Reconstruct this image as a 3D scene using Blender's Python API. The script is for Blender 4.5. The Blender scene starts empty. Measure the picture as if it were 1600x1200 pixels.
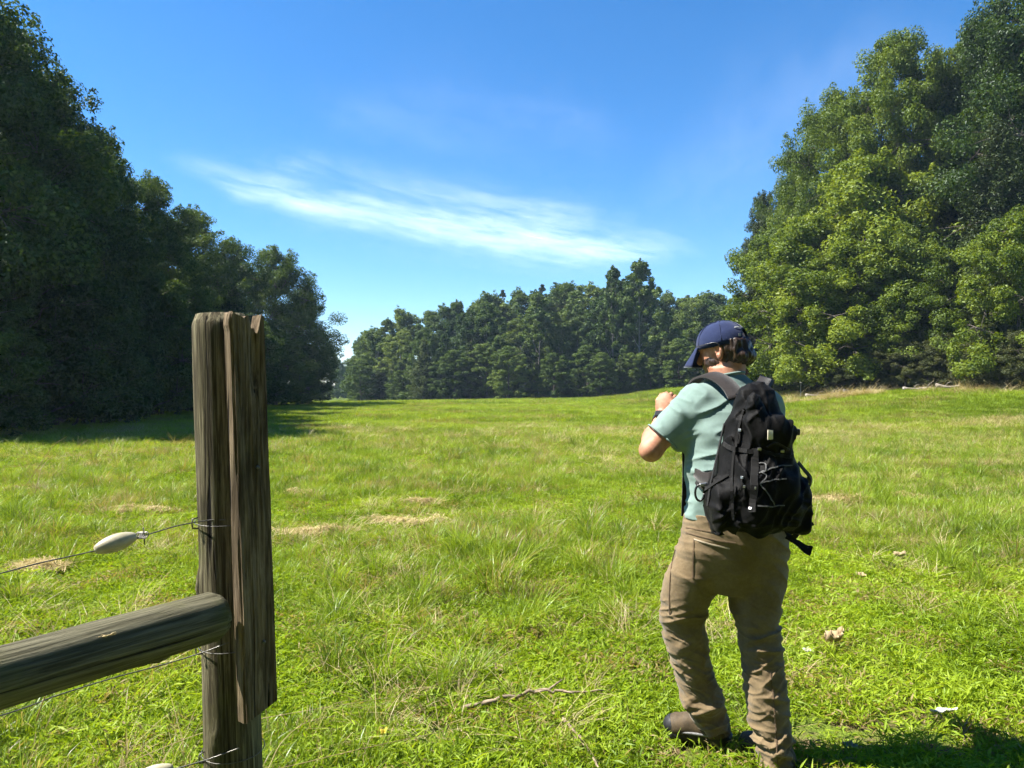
import bpy, math, random
import numpy as np
from mathutils import Vector, Matrix

R = math.radians
SC = bpy.context.scene
COL = SC.collection

# ------------------------------------------------------------------ camera, sky, sun, exposure
cam = bpy.data.objects.new('camera', bpy.data.cameras.new('camera'))
COL.objects.link(cam)
cam.data.sensor_width = 36.0
cam.data.lens = 36.0 * 1209 / 1600
cam.data.clip_start = 0.05
cam.data.clip_end = 60000
cam.location = (0, 0, 1.54)
cam.rotation_euler = (R(90 + 0.24), 0, 0)
SC.camera = cam

SUN_AZ, SUN_EL = R(-88), R(53)      # azimuth clockwise from the view direction (+Y)
world = bpy.data.worlds.new('World')
SC.world = world
world.use_nodes = True
sun = bpy.data.objects.new('sun', bpy.data.lights.new('sun', 'SUN'))
COL.objects.link(sun)
sun.data.energy = 5.0
sun.data.angle = R(0.53)
sun.data.color = (1.0, 0.95, 0.86)
sdir = Vector((math.sin(SUN_AZ) * math.cos(SUN_EL), math.cos(SUN_AZ) * math.cos(SUN_EL), math.sin(SUN_EL)))
sun.rotation_euler = sdir.to_track_quat('Z', 'Y').to_euler()
sun.location = (-20, 0, 40)

SC.view_settings.view_transform = 'Standard'
SC.view_settings.look = 'None'
SC.view_settings.gamma = 1.0
SC.view_settings.exposure = 1.55
SC.view_settings.use_curve_mapping = False
SC.render.engine = 'CYCLES'
SC.cycles.use_denoising = True
SC.cycles.use_adaptive_sampling = True
SC.cycles.adaptive_threshold = 0.02
SC.cycles.use_light_tree = False
SC.cycles.max_bounces = 6
SC.cycles.diffuse_bounces = 2
SC.cycles.glossy_bounces = 2
SC.cycles.transmission_bounces = 4
SC.cycles.transparent_max_bounces = 6
SC.cycles.volume_bounces = 0


# ------------------------------------------------------------------ node helper
def nd(nt, typ, ins=None, **props):
    n = nt.nodes.new(typ)
    for k, v in props.items():
        setattr(n, k, v)
    for k, v in (ins or {}).items():
        s = n.inputs[k]
        if hasattr(v, 'is_linked') or v.__class__.__name__.startswith('NodeSocket'):
            nt.links.new(v, s)
        else:
            s.default_value = v
    return n


def mth(nt, op, a, b=0.0, c=None, clamp=False):
    n = nt.nodes.new('ShaderNodeMath')
    n.operation = op
    n.use_clamp = clamp
    for i, v in enumerate((a, b, c)):
        if v is None:
            continue
        if isinstance(v, (int, float)):
            n.inputs[i].default_value = v
        else:
            nt.links.new(v, n.inputs[i])
    return n.outputs[0]


def mixc(nt, f, a, b, blend='MIX'):
    n = nt.nodes.new('ShaderNodeMix')
    n.data_type = 'RGBA'
    n.blend_type = blend
    for i, v in ((0, f), (6, a), (7, b)):
        if isinstance(v, (int, float)):
            n.inputs[i].default_value = v
        elif isinstance(v, (tuple, list)):
            n.inputs[i].default_value = (*v, 1) if len(v) == 3 else v
        else:
            nt.links.new(v, n.inputs[i])
    return n.outputs[2]


def ramp(nt, fac, stops, interp='LINEAR'):
    n = nt.nodes.new('ShaderNodeValToRGB')
    n.color_ramp.interpolation = interp
    el = n.color_ramp.elements
    while len(el) < len(stops):
        el.new(0.5)
    for e, (p, c) in zip(el, stops):
        e.position = p
        e.color = (*c, 1) if len(c) == 3 else c
    nt.links.new(fac, n.inputs[0])
    return n.outputs[0]


def noise(nt, vec, scale, detail=3.0, rough=0.55, dist=0.0):
    n = nd(nt, 'ShaderNodeTexNoise', {'Scale': scale, 'Detail': detail, 'Roughness': rough, 'Distortion': dist})
    if vec is not None:
        nt.links.new(vec, n.inputs['Vector'])
    return n.outputs[0]


def smooth01(nt, v, lo, hi):
    n = nd(nt, 'ShaderNodeMapRange', {'From Min': lo, 'From Max': hi}, interpolation_type='SMOOTHSTEP')
    nt.links.new(v, n.inputs['Value'])
    return n.outputs[0]


# ------------------------------------------------------------------ sky
def build_world():
    nt = world.node_tree
    nt.nodes.clear()
    out = nd(nt, 'ShaderNodeOutputWorld')
    sky = nd(nt, 'ShaderNodeTexSky', sky_type='NISHITA')
    sky.sun_disc = False
    sky.sun_elevation = SUN_EL
    sky.sun_rotation = SUN_AZ
    sky.altitude = 1200
    sky.air_density = 1.0
    sky.dust_density = 0.05
    sky.ozone_density = 4.0
    hs = nd(nt, 'ShaderNodeHueSaturation', {'Saturation': 1.27, 'Value': 1.0, 'Color': sky.outputs[0]})
    bg = nd(nt, 'ShaderNodeBackground', {'Color': hs.outputs[0], 'Strength': 0.079})
    nt.links.new(bg.outputs[0], out.inputs[0])


build_world()


# ------------------------------------------------------------------ object helpers
def mesh_np(name, verts, faces, smooth=False):
    """verts (n,3); faces: array (m,k) or list of arrays / lists of tuples"""
    me = bpy.data.meshes.new(name)
    verts = np.asarray(verts, dtype=np.float32).reshape(-1, 3)
    if isinstance(faces, np.ndarray):
        faces = [faces]
    if len(faces) and not isinstance(faces[0], np.ndarray):
        me.from_pydata([tuple(map(float, v)) for v in verts], [], [tuple(int(i) for i in f) for f in faces])
    else:
        faces = [f for f in faces if len(f)]
        if not faces:
            me.vertices.add(len(verts))
            me.vertices.foreach_set('co', verts.ravel())
            me.update()
            return me
        tot = sum(len(f) for f in faces)
        loops = np.concatenate([f.ravel() for f in faces]).astype(np.int32)
        sizes = np.concatenate([np.full(len(f), f.shape[1], np.int32) for f in faces])
        starts = np.concatenate([[0], np.cumsum(sizes)[:-1]]).astype(np.int32)
        me.vertices.add(len(verts))
        me.vertices.foreach_set('co', verts.ravel())
        me.loops.add(len(loops))
        me.loops.foreach_set('vertex_index', loops)
        me.polygons.add(tot)
        me.polygons.foreach_set('loop_start', starts)
        me.polygons.foreach_set('loop_total', sizes)
        me.update(calc_edges=True)
    if smooth:
        me.polygons.foreach_set('use_smooth', np.ones(len(me.polygons), bool))
    return me


def obj(name, me, mat=None, parent=None, loc=None):
    o = bpy.data.objects.new(name, me)
    COL.objects.link(o)
    if mat is not None and not me.materials:
        me.materials.append(mat)
    if parent is not None:
        o.parent = parent
        o.matrix_parent_inverse = Matrix.Identity(4)
        if loc is None:                     # geometry given in world space: keep it there
            o.location = -parent.location
        else:
            o.location = loc
    elif loc is not None:
        o.location = loc
    return o


def tag(o, label=None, cat=None, group=None, kind=None):
    if label:
        o['label'] = label
    if cat:
        o['category'] = cat
    if group:
        o['group'] = group
    if kind:
        o['kind'] = kind
    return o


def empty(name, loc, label=None, cat=None, group=None):
    o = bpy.data.objects.new(name, None)
    COL.objects.link(o)
    o.location = loc
    o.empty_display_size = 0.1
    return tag(o, label, cat, group)


class MB:
    """collects verts / faces of one mesh"""
    def __init__(self):
        self.v, self.f = [], []

    def add(self, v, f):
        b = len(self.v)
        self.v.extend([tuple(map(float, p)) for p in v])
        self.f.extend([tuple(int(i) + b for i in q) for q in f])

    def mesh(self, name, smooth=True):
        return mesh_np(name, self.v, self.f, smooth)


def frame(t, ref=(0, 0, 1)):
    t = np.asarray(t, float)
    t = t / np.linalg.norm(t)
    ref = np.asarray(ref, float)
    if abs(t @ ref) > 0.95 * np.linalg.norm(ref):
        ref = np.array([1.0, 0.1, 0.0])
    u = np.cross(ref, t)
    u /= np.linalg.norm(u)
    return t, u, np.cross(t, u)


def tube(path, radii, n=8, cap=True):
    path = np.asarray(path, float)
    m = len(path)
    radii = np.broadcast_to(np.asarray(radii, float), (m,))
    v, f = [], []
    u = None
    for i in range(m):
        t = path[min(i + 1, m - 1)] - path[max(i - 1, 0)]
        t = t / (np.linalg.norm(t) + 1e-9)
        if u is None:
            _, u, w = frame(t)
        u = u - t * (u @ t)
        u /= np.linalg.norm(u) + 1e-9
        w = np.cross(t, u)
        for k in range(n):
            a = 2 * math.pi * k / n
            v.append(path[i] + radii[i] * (math.cos(a) * u + math.sin(a) * w))
    for i in range(m - 1):
        for k in range(n):
            f.append((i * n + k, i * n + (k + 1) % n, (i + 1) * n + (k + 1) % n, (i + 1) * n + k))
    if cap:
        f.append(tuple(range(n - 1, -1, -1)))
        f.append(tuple((m - 1) * n + k for k in range(n)))
    return v, f


def ribbon(path, normals, width, thick=0.003):
    """strap: a flat band of some thickness along a path, 'normals' point away from what it lies on"""
    path = np.asarray(path, float)
    m = len(path)
    normals = np.broadcast_to(np.asarray(normals, float), (m, 3))
    width = np.broadcast_to(np.asarray(width, float), (m,))
    v, f = [], []
    for i in range(m):
        t = path[min(i + 1, m - 1)] - path[max(i - 1, 0)]
        t = t / (np.linalg.norm(t) + 1e-9)
        n = normals[i] - t * (normals[i] @ t)
        n /= np.linalg.norm(n) + 1e-9
        s = np.cross(t, n)
        h, w = thick / 2, width[i] / 2
        for a, b in ((-w, -h), (w, -h), (w * 0.96, h), (-w * 0.96, h)):
            v.append(path[i] + a * s + b * n)
    for i in range(m - 1):
        for k in range(4):
            f.append((i * 4 + k, i * 4 + (k + 1) % 4, (i + 1) * 4 + (k + 1) % 4, (i + 1) * 4 + k))
    f.append((3, 2, 1, 0))
    f.append(tuple((m - 1) * 4 + k for k in range(4)))
    return v, f


def spline(pts, n=24):
    """Catmull-Rom through pts"""
    p = np.asarray(pts, float)
    p = np.vstack([2 * p[0] - p[1], p, 2 * p[-1] - p[-2]])
    out = []
    segs = len(p) - 3
    for k in range(n):
        t = k / (n - 1) * segs
        i = min(int(t), segs - 1)
        t -= i
        a, b, c, d = p[i:i + 4]
        out.append(0.5 * (2 * b + (c - a) * t + (2 * a - 5 * b + 4 * c - d) * t * t + (3 * b - a - 3 * c + d) * t ** 3))
    return np.array(out)


def box_v(c, ax, ay, az, hx, hy, hz, bev=0.0):
    c, ax, ay, az = (np.asarray(q, float) for q in (c, ax, ay, az))
    if bev <= 0:
        v = [c + sx * hx * ax + sy * hy * ay + sz * hz * az for sz in (-1, 1) for sy in (-1, 1) for sx in (-1, 1)]
        f = [(0, 2, 3, 1), (4, 5, 7, 6), (0, 1, 5, 4), (2, 6, 7, 3), (0, 4, 6, 2), (1, 3, 7, 5)]
        return v, f
    v, f = [], []
    rings = [(-hz, hx - bev, hy - bev), (-hz + bev, hx, hy), (hz - bev, hx, hy), (hz, hx - bev, hy - bev)]
    for z, a, b in rings:
        cb = min(bev, a * 0.5, b * 0.5)
        for sx, sy in ((-a + cb, -b), (a - cb, -b), (a, -b + cb), (a, b - cb), (a - cb, b), (-a + cb, b), (-a, b - cb), (-a, -b + cb)):
            v.append(c + sx * ax + sy * ay + z * az)
    for r in range(3):
        for k in range(8):
            f.append((r * 8 + k, r * 8 + (k + 1) % 8, (r + 1) * 8 + (k + 1) % 8, (r + 1) * 8 + k))
    f.append(tuple(range(7, -1, -1)))
    f.append(tuple(24 + k for k in range(8)))
    return v, f


# value noise in numpy, for shapes
def vnoise(x, y, z=0.0, seed=0):
    x, y, z = np.broadcast_arrays(np.asarray(x, np.float64), np.asarray(y, np.float64), np.asarray(z, np.float64))
    xi, yi, zi = np.floor(x).astype(np.int64), np.floor(y).astype(np.int64), np.floor(z).astype(np.int64)
    fx, fy, fz = x - xi, y - yi, z - zi
    fx, fy, fz = (q * q * (3 - 2 * q) for q in (fx, fy, fz))

    def h(i, j, k):
        n = (i * 374761393 + j * 668265263 + k * 2147483647 + seed * 974711) & 0xFFFFFFFF
        n = ((n ^ (n >> 13)) * 1274126177) & 0xFFFFFFFF
        n = n ^ (n >> 16)
        return (n & 0xFFFF) / 65535.0
    r = 0
    for a in (0, 1):
        for b in (0, 1):
            for c in (0, 1):
                r = r + h(xi + a, yi + b, zi + c) * (fx if a else 1 - fx) * (fy if b else 1 - fy) * (fz if c else 1 - fz)
    return r


def fbm(x, y, z=0.0, seed=0, o=3):
    r, a, s = 0, 1.0, 0.0
    for k in range(o):
        r = r + a * vnoise(x * 2 ** k, y * 2 ** k, np.asarray(z) * 2 ** k, seed + k)
        s += a
        a *= 0.5
    return r / s


def sstep(a, b, v):
    t = np.clip((np.asarray(v, float) - a) / (b - a), 0, 1)
    return t * t * (3 - 2 * t)


# ------------------------------------------------------------------ materials
def new_mat(name):
    m = bpy.data.materials.new(name)
    m.use_nodes = True
    nt = m.node_tree
    nt.nodes.clear()
    out = nd(nt, 'ShaderNodeOutputMaterial')
    return m, nt, out


def foliage_mat(name, dark, mid, light, trans=0.35, gloss=0.06, var=1.0, scale=0.5, straw=None, rough=0.45, world_noise=False):
    """leaf material: colour differs from leaf to leaf and drifts over the plant; light passes through"""
    m, nt, out = new_mat(name)
    geo = nd(nt, 'ShaderNodeNewGeometry')
    oi = nd(nt, 'ShaderNodeObjectInfo')
    rnd = geo.outputs['Random Per Island']
    pos = geo.outputs['Position']
    n1 = noise(nt, pos, scale, 2.0, 0.6)
    f = mth(nt, 'ADD', mth(nt, 'MULTIPLY', rnd, 0.5), mth(nt, 'MULTIPLY', smooth01(nt, n1, 0.3, 0.7), 0.5))
    f = mth(nt, 'ADD', mth(nt, 'MULTIPLY', mth(nt, 'SUBTRACT', f, 0.5), var), 0.5)
    f = mth(nt, 'ADD', f, mth(nt, 'MULTIPLY', mth(nt, 'SUBTRACT', oi.outputs['Random'], 0.5), 0.35), clamp=True)
    c = ramp(nt, f, [(0.05, dark), (0.5, mid), (0.95, light)])
    if straw is not None:
        amt, scol = straw
        n2 = noise(nt, pos, scale * 1.7, 2.0, 0.65)
        r2 = mth(nt, 'FRACT', mth(nt, 'MULTIPLY', rnd, 17.31))
        s = mth(nt, 'LESS_THAN', r2, mth(nt, 'MULTIPLY', smooth01(nt, n2, 0.42, 0.75), amt))
        c = mixc(nt, s, c, scol)
    d = nd(nt, 'ShaderNodeBsdfDiffuse', {'Color': c})
    tcol = mixc(nt, 1.0, c, (1.25, 1.15, 0.45), 'MULTIPLY')
    t = nd(nt, 'ShaderNodeBsdfTranslucent', {'Color': tcol})
    ms = nd(nt, 'ShaderNodeMixShader', {0: trans})
    nt.links.new(d.outputs[0], ms.inputs[1])
    nt.links.new(t.outputs[0], ms.inputs[2])
    g = nd(nt, 'ShaderNodeBsdfGlossy', {'Color': (0.9, 0.95, 1, 1), 'Roughness': rough})
    m2 = nd(nt, 'ShaderNodeMixShader', {0: gloss * 0.45})
    nt.links.new(ms.outputs[0], m2.inputs[1])
    nt.links.new(g.outputs[0], m2.inputs[2])
    nt.links.new(m2.outputs[0], out.inputs[0])
    return m


def solid_mat(name, c1, c2, scale=20.0, rough=0.8, bump=0.3, bscale=None, stretch=(1, 1, 1), metal=0.0, spec=0.3, dist=0.002, detail=5.0):
    m, nt, out = new_mat(name)
    tc = nd(nt, 'ShaderNodeTexCoord')
    mp = nd(nt, 'ShaderNodeMapping', {'Vector': tc.outputs['Object'], 'Scale': stretch})
    n1 = noise(nt, mp.outputs[0], scale, detail, 0.6)
    c = mixc(nt, smooth01(nt, n1, 0.3, 0.7), c1, c2)
    p = nd(nt, 'ShaderNodeBsdfPrincipled', {'Base Color': c, 'Roughness': rough, 'Metallic': metal, 'Specular IOR Level': spec})
    if bump:
        n2 = noise(nt, mp.outputs[0], bscale or scale * 4, 4.0, 0.6)
        b = nd(nt, 'ShaderNodeBump', {'Strength': bump, 'Distance': dist, 'Height': n2})
        nt.links.new(b.outputs[0], p.inputs['Normal'])
    nt.links.new(p.outputs[0], out.inputs[0])
    return m


def fabric_mat(name, c1, c2, weave=900.0, rough=0.9, bump=0.25, blot=9.0, sheen=0.15, spec=0.15):
    m, nt, out = new_mat(name)
    tc = nd(nt, 'ShaderNodeTexCoord')
    co = tc.outputs['Object']
    n1 = noise(nt, co, blot, 5.0, 0.65)
    n3 = noise(nt, co, blot * 9, 3.0, 0.6)
    f = mth(nt, 'ADD', mth(nt, 'MULTIPLY', n1, 0.7), mth(nt, 'MULTIPLY', n3, 0.3))
    c = mixc(nt, smooth01(nt, f, 0.32, 0.68), c1, c2)
    p = nd(nt, 'ShaderNodeBsdfPrincipled', {'Base Color': c, 'Roughness': rough, 'Specular IOR Level': spec, 'Sheen Weight': sheen})
    n2 = noise(nt, co, weave, 2.0, 0.5)
    n4 = noise(nt, co, blot * 5, 4.0, 0.6, 0.6)
    h = mth(nt, 'ADD', mth(nt, 'MULTIPLY', n2, 0.25), n4)
    b = nd(nt, 'ShaderNodeBump', {'Strength': bump, 'Distance': 0.006, 'Height': h})
    nt.links.new(b.outputs[0], p.inputs['Normal'])
    nt.links.new(p.outputs[0], out.inputs[0])
    return m


def wood_mat(name, pale, grey, dark, green=0.25, scale=1.0, axis=2):
    """weathered timber: grain runs along local axis; cracks, dark stains, algae"""
    m, nt, out = new_mat(name)
    tc = nd(nt, 'ShaderNodeTexCoord')
    st = [60.0, 60.0, 60.0]
    st[axis] = 2.2
    mp = nd(nt, 'ShaderNodeMapping', {'Vector': tc.outputs['Object'], 'Scale': [q * scale for q in st]})
    st2 = [9.0, 9.0, 9.0]
    st2[axis] = 1.6
    mp2 = nd(nt, 'ShaderNodeMapping', {'Vector': tc.outputs['Object'], 'Scale': [q * scale for q in st2]})
    g1 = noise(nt, mp.outputs[0], 2.2, 6.0, 0.68, 0.4)
    g2 = noise(nt, mp2.outputs[0], 1.3, 4.0, 0.6, 0.7)
    c = ramp(nt, g1, [(0.28, dark), (0.45, grey), (0.7, pale)])
    c = mixc(nt, mth(nt, 'MULTIPLY', smooth01(nt, g2, 0.48, 0.72), 0.75), c, dark)
    alg = smooth01(nt, noise(nt, tc.outputs['Object'], 5.5 * scale, 4.0, 0.6), 0.5, 0.72)
    c = mixc(nt, mth(nt, 'MULTIPLY', alg, green), c, (0.11, 0.12, 0.03))
    crk = smooth01(nt, noise(nt, mp.outputs[0], 0.75, 3.0, 0.5, 0.8), 0.36, 0.30)
    c = mixc(nt, crk, c, [q * 0.35 for q in dark])
    p = nd(nt, 'ShaderNodeBsdfPrincipled', {'Base Color': c, 'Roughness': 0.88, 'Specular IOR Level': 0.15})
    h = mth(nt, 'SUBTRACT', g1, mth(nt, 'MULTIPLY', crk, 0.9))
    b = nd(nt, 'ShaderNodeBump', {'Strength': 1.0, 'Distance': 0.006, 'Height': h})
    nt.links.new(b.outputs[0], p.inputs['Normal'])
    nt.links.new(p.outputs[0], out.inputs[0])
    return m


# ------------------------------------------------------------------ ground
def gz(x, y):
    x = np.asarray(x, float)
    y = np.asarray(y, float)
    r = 1.62 * sstep(8, 28, x) * sstep(9, 46, y)
    r = r - 1.25 * sstep(8, -32, x) * sstep(55, 150, y)
    r = r - 0.25 * sstep(60, 130, y) * sstep(30, 0, x)
    r = r + (fbm(x * 0.12, y * 0.12, 0, 5, 2) - 0.5) * 0.2 * sstep(6, 25, y)
    r = r + (fbm(x * 0.9, y * 0.9, 0, 9, 2) - 0.5) * 0.05
    return r


def build_ground():
    def axis(lo, hi, fine, n):
        t = np.linspace(-1, 1, n)
        s = np.sign(t) * np.abs(t) ** 3.2
        return np.where(s < 0, -s * lo, s * hi) + t * fine
    xs = axis(-600, 600, 25, 220)
    ys = np.concatenate([np.linspace(-600, -40, 12), np.linspace(-30, 0, 10), np.linspace(0.5, 14, 56), 14 + np.linspace(0.02, 1, 150) ** 2.4 * 640])
    X, Y = np.meshgrid(xs, ys)
    Z = gz(X, Y) * np.where(Y > -5, 1, 0)
    ny, nx = X.shape
    v = np.stack([X, Y, Z], -1).reshape(-1, 3)
    i = np.arange(ny * nx).reshape(ny, nx)
    f = np.stack([i[:-1, :-1], i[:-1, 1:], i[1:, 1:], i[1:, :-1]], -1).reshape(-1, 4)
    m, nt, out = new_mat('field_soil')
    geo = nd(nt, 'ShaderNodeNewGeometry')
    pos = geo.outputs['Position']
    a = noise(nt, pos, 0.35, 5.0, 0.6)
    b = noise(nt, pos, 4.0, 6.0, 0.65)
    c = noise(nt, pos, 38.0, 4.0, 0.7)
    soil = mixc(nt, smooth01(nt, c, 0.3, 0.7), (0.07, 0.048, 0.026), (0.20, 0.145, 0.075))
    green = mixc(nt, smooth01(nt, c, 0.3, 0.7), (0.08, 0.12, 0.016), (0.17, 0.23, 0.03))
    sepy = nd(nt, 'ShaderNodeSeparateXYZ', {0: pos}).outputs[1]
    far = smooth01(nt, sepy, 5.0, 26.0)
    gm = mth(nt, 'ADD', smooth01(nt, b, 0.38, 0.56), far, clamp=True)
    col = mixc(nt, gm, soil, green)
    straw = mth(nt, 'MULTIPLY', smooth01(nt, a, 0.5, 0.75), 0.4)
    col = mixc(nt, straw, col, (0.22, 0.18, 0.075))
    p = nd(nt, 'ShaderNodeBsdfPrincipled', {'Base Color': col, 'Roughness': 0.95, 'Specular IOR Level': 0.1})
    bp = nd(nt, 'ShaderNodeBump', {'Strength': 0.9, 'Distance': 0.04, 'Height': mth(nt, 'ADD', c, b)})
    nt.links.new(bp.outputs[0], p.inputs['Normal'])
    nt.links.new(p.outputs[0], out.inputs[0])
    o = obj('ground', mesh_np('ground', v, f, True), m)
    tag(o, 'open field of soil and turf running to the woods', 'ground', kind='structure')


build_ground()


# ------------------------------------------------------------------ grass
PROTO = {}


def proto_col(name):
    c = bpy.data.collections.new(name)
    PROTO[name] = c
    return c


def blades(rng, n, rad, h, w, lean, curl=1.0, segs=3):
    """n bent, tapering blades standing in a disc"""
    a = rng.uniform(0, 2 * np.pi, n)
    r = rad * np.sqrt(rng.uniform(0, 1, n))
    base = np.stack([r * np.cos(a), r * np.sin(a), np.full(n, -0.01)], -1)
    hd = a + rng.normal(0, 0.9, n)
    H = rng.uniform(h[0], h[1], n)
    W = rng.uniform(w[0], w[1], n)
    L = rng.uniform(lean[0], lean[1], n) * H
    d = np.stack([np.cos(hd), np.sin(hd), np.zeros(n)], -1)
    tw = hd + np.pi / 2 + rng.normal(0, 0.5, n)
    s = np.stack([np.cos(tw), np.sin(tw), np.zeros(n)], -1)
    rows = []
    ts = [0, 0.4, 0.75] if segs == 3 else [0, 0.55]
    for t in ts + [1.0]:
        p = base + d * (L * t ** (1 + curl))[:, None]
        p[:, 2] += H * (t - 0.25 * (L / H) * t ** 2.2 * curl)
        wd = W * (1 - 0.35 * t)
        if t < 1:
            rows += [p - s * wd[:, None] / 2, p + s * wd[:, None] / 2]
        else:
            rows.append(p)
    k = len(rows)
    v = np.stack(rows, 1).reshape(-1, 3)
    b = np.arange(n)[:, None] * k
    q = [b + np.array([[2 * i, 2 * i + 1, 2 * i + 3, 2 * i + 2]]) for i in range(len(ts) - 1)]
    t3 = b + np.array([[k - 3, k - 2, k - 1]])
    return v, [np.concatenate(q), t3]


def leaflets(rng, n, rad, zr, ln, w, up):
    """short broad leaves held at low, mixed angles (a mat of weedy turf)"""
    a = rng.uniform(0, 2 * np.pi, n)
    r = rad * np.sqrt(rng.uniform(0, 1, n))
    base = np.stack([r * np.cos(a), r * np.sin(a), rng.uniform(zr[0], zr[1], n)], -1)
    hd = rng.uniform(0, 2 * np.pi, n)
    e = rng.uniform(up[0], up[1], n)
    L = rng.uniform(ln[0], ln[1], n)
    W = rng.uniform(w[0], w[1], n)
    d = np.stack([np.cos(hd) * np.cos(e), np.sin(hd) * np.cos(e), np.sin(e)], -1)
    tw = rng.normal(0, 0.5, n)
    s0 = np.stack([-np.sin(hd), np.cos(hd), np.zeros(n)], -1)
    nn = np.cross(d, s0)
    s = s0 * np.cos(tw)[:, None] + nn * np.sin(tw)[:, None]
    droop = np.array([0, 0, -1.0])
    p1 = base + d * (0.4 * L)[:, None]
    tip = base + d * L[:, None] + droop * (0.18 * L)[:, None]
    v = np.stack([base, p1 - s * W[:, None] / 2, tip, p1 + s * W[:, None] / 2], 1).reshape(-1, 3)
    b = np.arange(n)[:, None] * 4
    return v, [b + np.array([[0, 1, 2]]), b + np.array([[0, 2, 3]])]


def merge(parts):
    V, F, b = [], {}, 0
    for v, fs in parts:
        V.append(v)
        for f in fs:
            F.setdefault(f.shape[1], []).append(f + b)
        b += len(v)
    return np.concatenate(V), [np.concatenate(x) for x in F.values()]


def make_protos():
    rng = np.random.default_rng(3)
    turf = foliage_mat('turf_leaf', (0.10, 0.165, 0.010), (0.22, 0.325, 0.016), (0.33, 0.43, 0.035), 0.42, 0.02, scale=0.8, straw=(0.5, (0.30, 0.24, 0.10)))
    fesc = foliage_mat('grass_blade', (0.09, 0.15, 0.013), (0.20, 0.295, 0.02), (0.33, 0.42, 0.055), 0.42, 0.03, scale=0.5, straw=(0.5, (0.32, 0.26, 0.12)), rough=0.35)
    dry = foliage_mat('dry_blade', (0.26, 0.19, 0.08), (0.44, 0.35, 0.16), (0.60, 0.50, 0.27), 0.25, 0.05, scale=2.0)
    farm = foliage_mat('far_blade', (0.12, 0.185, 0.016), (0.25, 0.345, 0.025), (0.37, 0.45, 0.055), 0.42, 0.02, scale=0.12, straw=(0.7, (0.30, 0.25, 0.10)))
    PROTO['dry_mat'] = dry
    spec = {
        'turf': (turf, lambda: merge([leaflets(rng, 95, 0.13, (0.0, 0.05), (0.025, 0.07), (0.005, 0.011), (-0.1, 1.0)),
                                      blades(rng, 22, 0.12, (0.04, 0.1), (0.003, 0.005), (0.2, 0.9))]), 4),
        'tuft': (fesc, lambda: merge([blades(rng, 60, 0.06, (0.12, 0.30), (0.0035, 0.006), (0.2, 1.0), 1.2)]), 3),
        'tall': (fesc, lambda: merge([blades(rng, 75, 0.09, (0.2, 0.42), (0.004, 0.0065), (0.3, 1.2), 1.3),
                                      blades(rng, 25, 0.1, (0.1, 0.25), (0.003, 0.005), (0.4, 1.3), 1.0)]), 3),
        'blend': (fesc, lambda: merge([blades(rng, 90, 0.17, (0.06, 0.19), (0.0035, 0.006), (0.2, 1.0), 1.1)]), 3),
        'straw': (dry, lambda: merge([blades(rng, 40, 0.1, (0.08, 0.24), (0.002, 0.0035), (0.8, 2.2), 1.0)]), 3),
        'patch': (farm, lambda: merge([blades(rng, 150, 0.42, (0.08, 0.22), (0.009, 0.015), (0.2, 0.9), 1.0, 2)]), 3),
    }
    for k, (m, fn, n) in spec.items():
        c = proto_col(k)
        for i in range(n):
            v, f = fn()
            me = mesh_np(k, v, f)
            me.materials.append(m)
            c.objects.link(bpy.data.objects.new(f'{k}_{i}', me))


make_protos()


def instancer(name, coll, pts, rot, scl, idx, label, cat):
    me = mesh_np(name, pts, [])
    for an, ty, dat in (('rot', 'FLOAT_VECTOR', rot), ('scl', 'FLOAT', scl), ('idx', 'INT', idx)):
        at = me.attributes.new(an, ty, 'POINT')
        at.data.foreach_set('vector' if ty == 'FLOAT_VECTOR' else 'value', np.ascontiguousarray(dat, dtype=np.int32 if ty == 'INT' else np.float32).ravel())
    o = obj(name, me)
    ng = bpy.data.node_groups.new(name, 'GeometryNodeTree')
    ng.interface.new_socket('Geometry', in_out='INPUT', socket_type='NodeSocketGeometry')
    ng.interface.new_socket('Geometry', in_out='OUTPUT', socket_type='NodeSocketGeometry')
    gi, go = ng.nodes.new('NodeGroupInput'), ng.nodes.new('NodeGroupOutput')
    ci = ng.nodes.new('GeometryNodeCollectionInfo')
    ci.inputs['Collection'].default_value = coll
    ci.inputs['Separate Children'].default_value = True
    ci.inputs['Reset Children'].default_value = True
    ip = ng.nodes.new('GeometryNodeInstanceOnPoints')
    ip.inputs['Pick Instance'].default_value = True

    def attr(nm, ty):
        a = ng.nodes.new('GeometryNodeInputNamedAttribute')
        a.data_type = ty
        a.inputs['Name'].default_value = nm
        return a.outputs['Attribute']
    L = ng.links.new
    L(gi.outputs[0], ip.inputs['Points'])
    L(ci.outputs[0], ip.inputs['Instance'])
    L(attr('idx', 'INT'), ip.inputs['Instance Index'])
    L(attr('rot', 'FLOAT_VECTOR'), ip.inputs['Rotation'])
    L(attr('scl', 'FLOAT'), ip.inputs['Scale'])
    L(ip.outputs[0], go.inputs[0])
    md = o.modifiers.new('grass', 'NODES')
    md.node_group = ng
    return tag(o, label, cat, kind='stuff')


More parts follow.
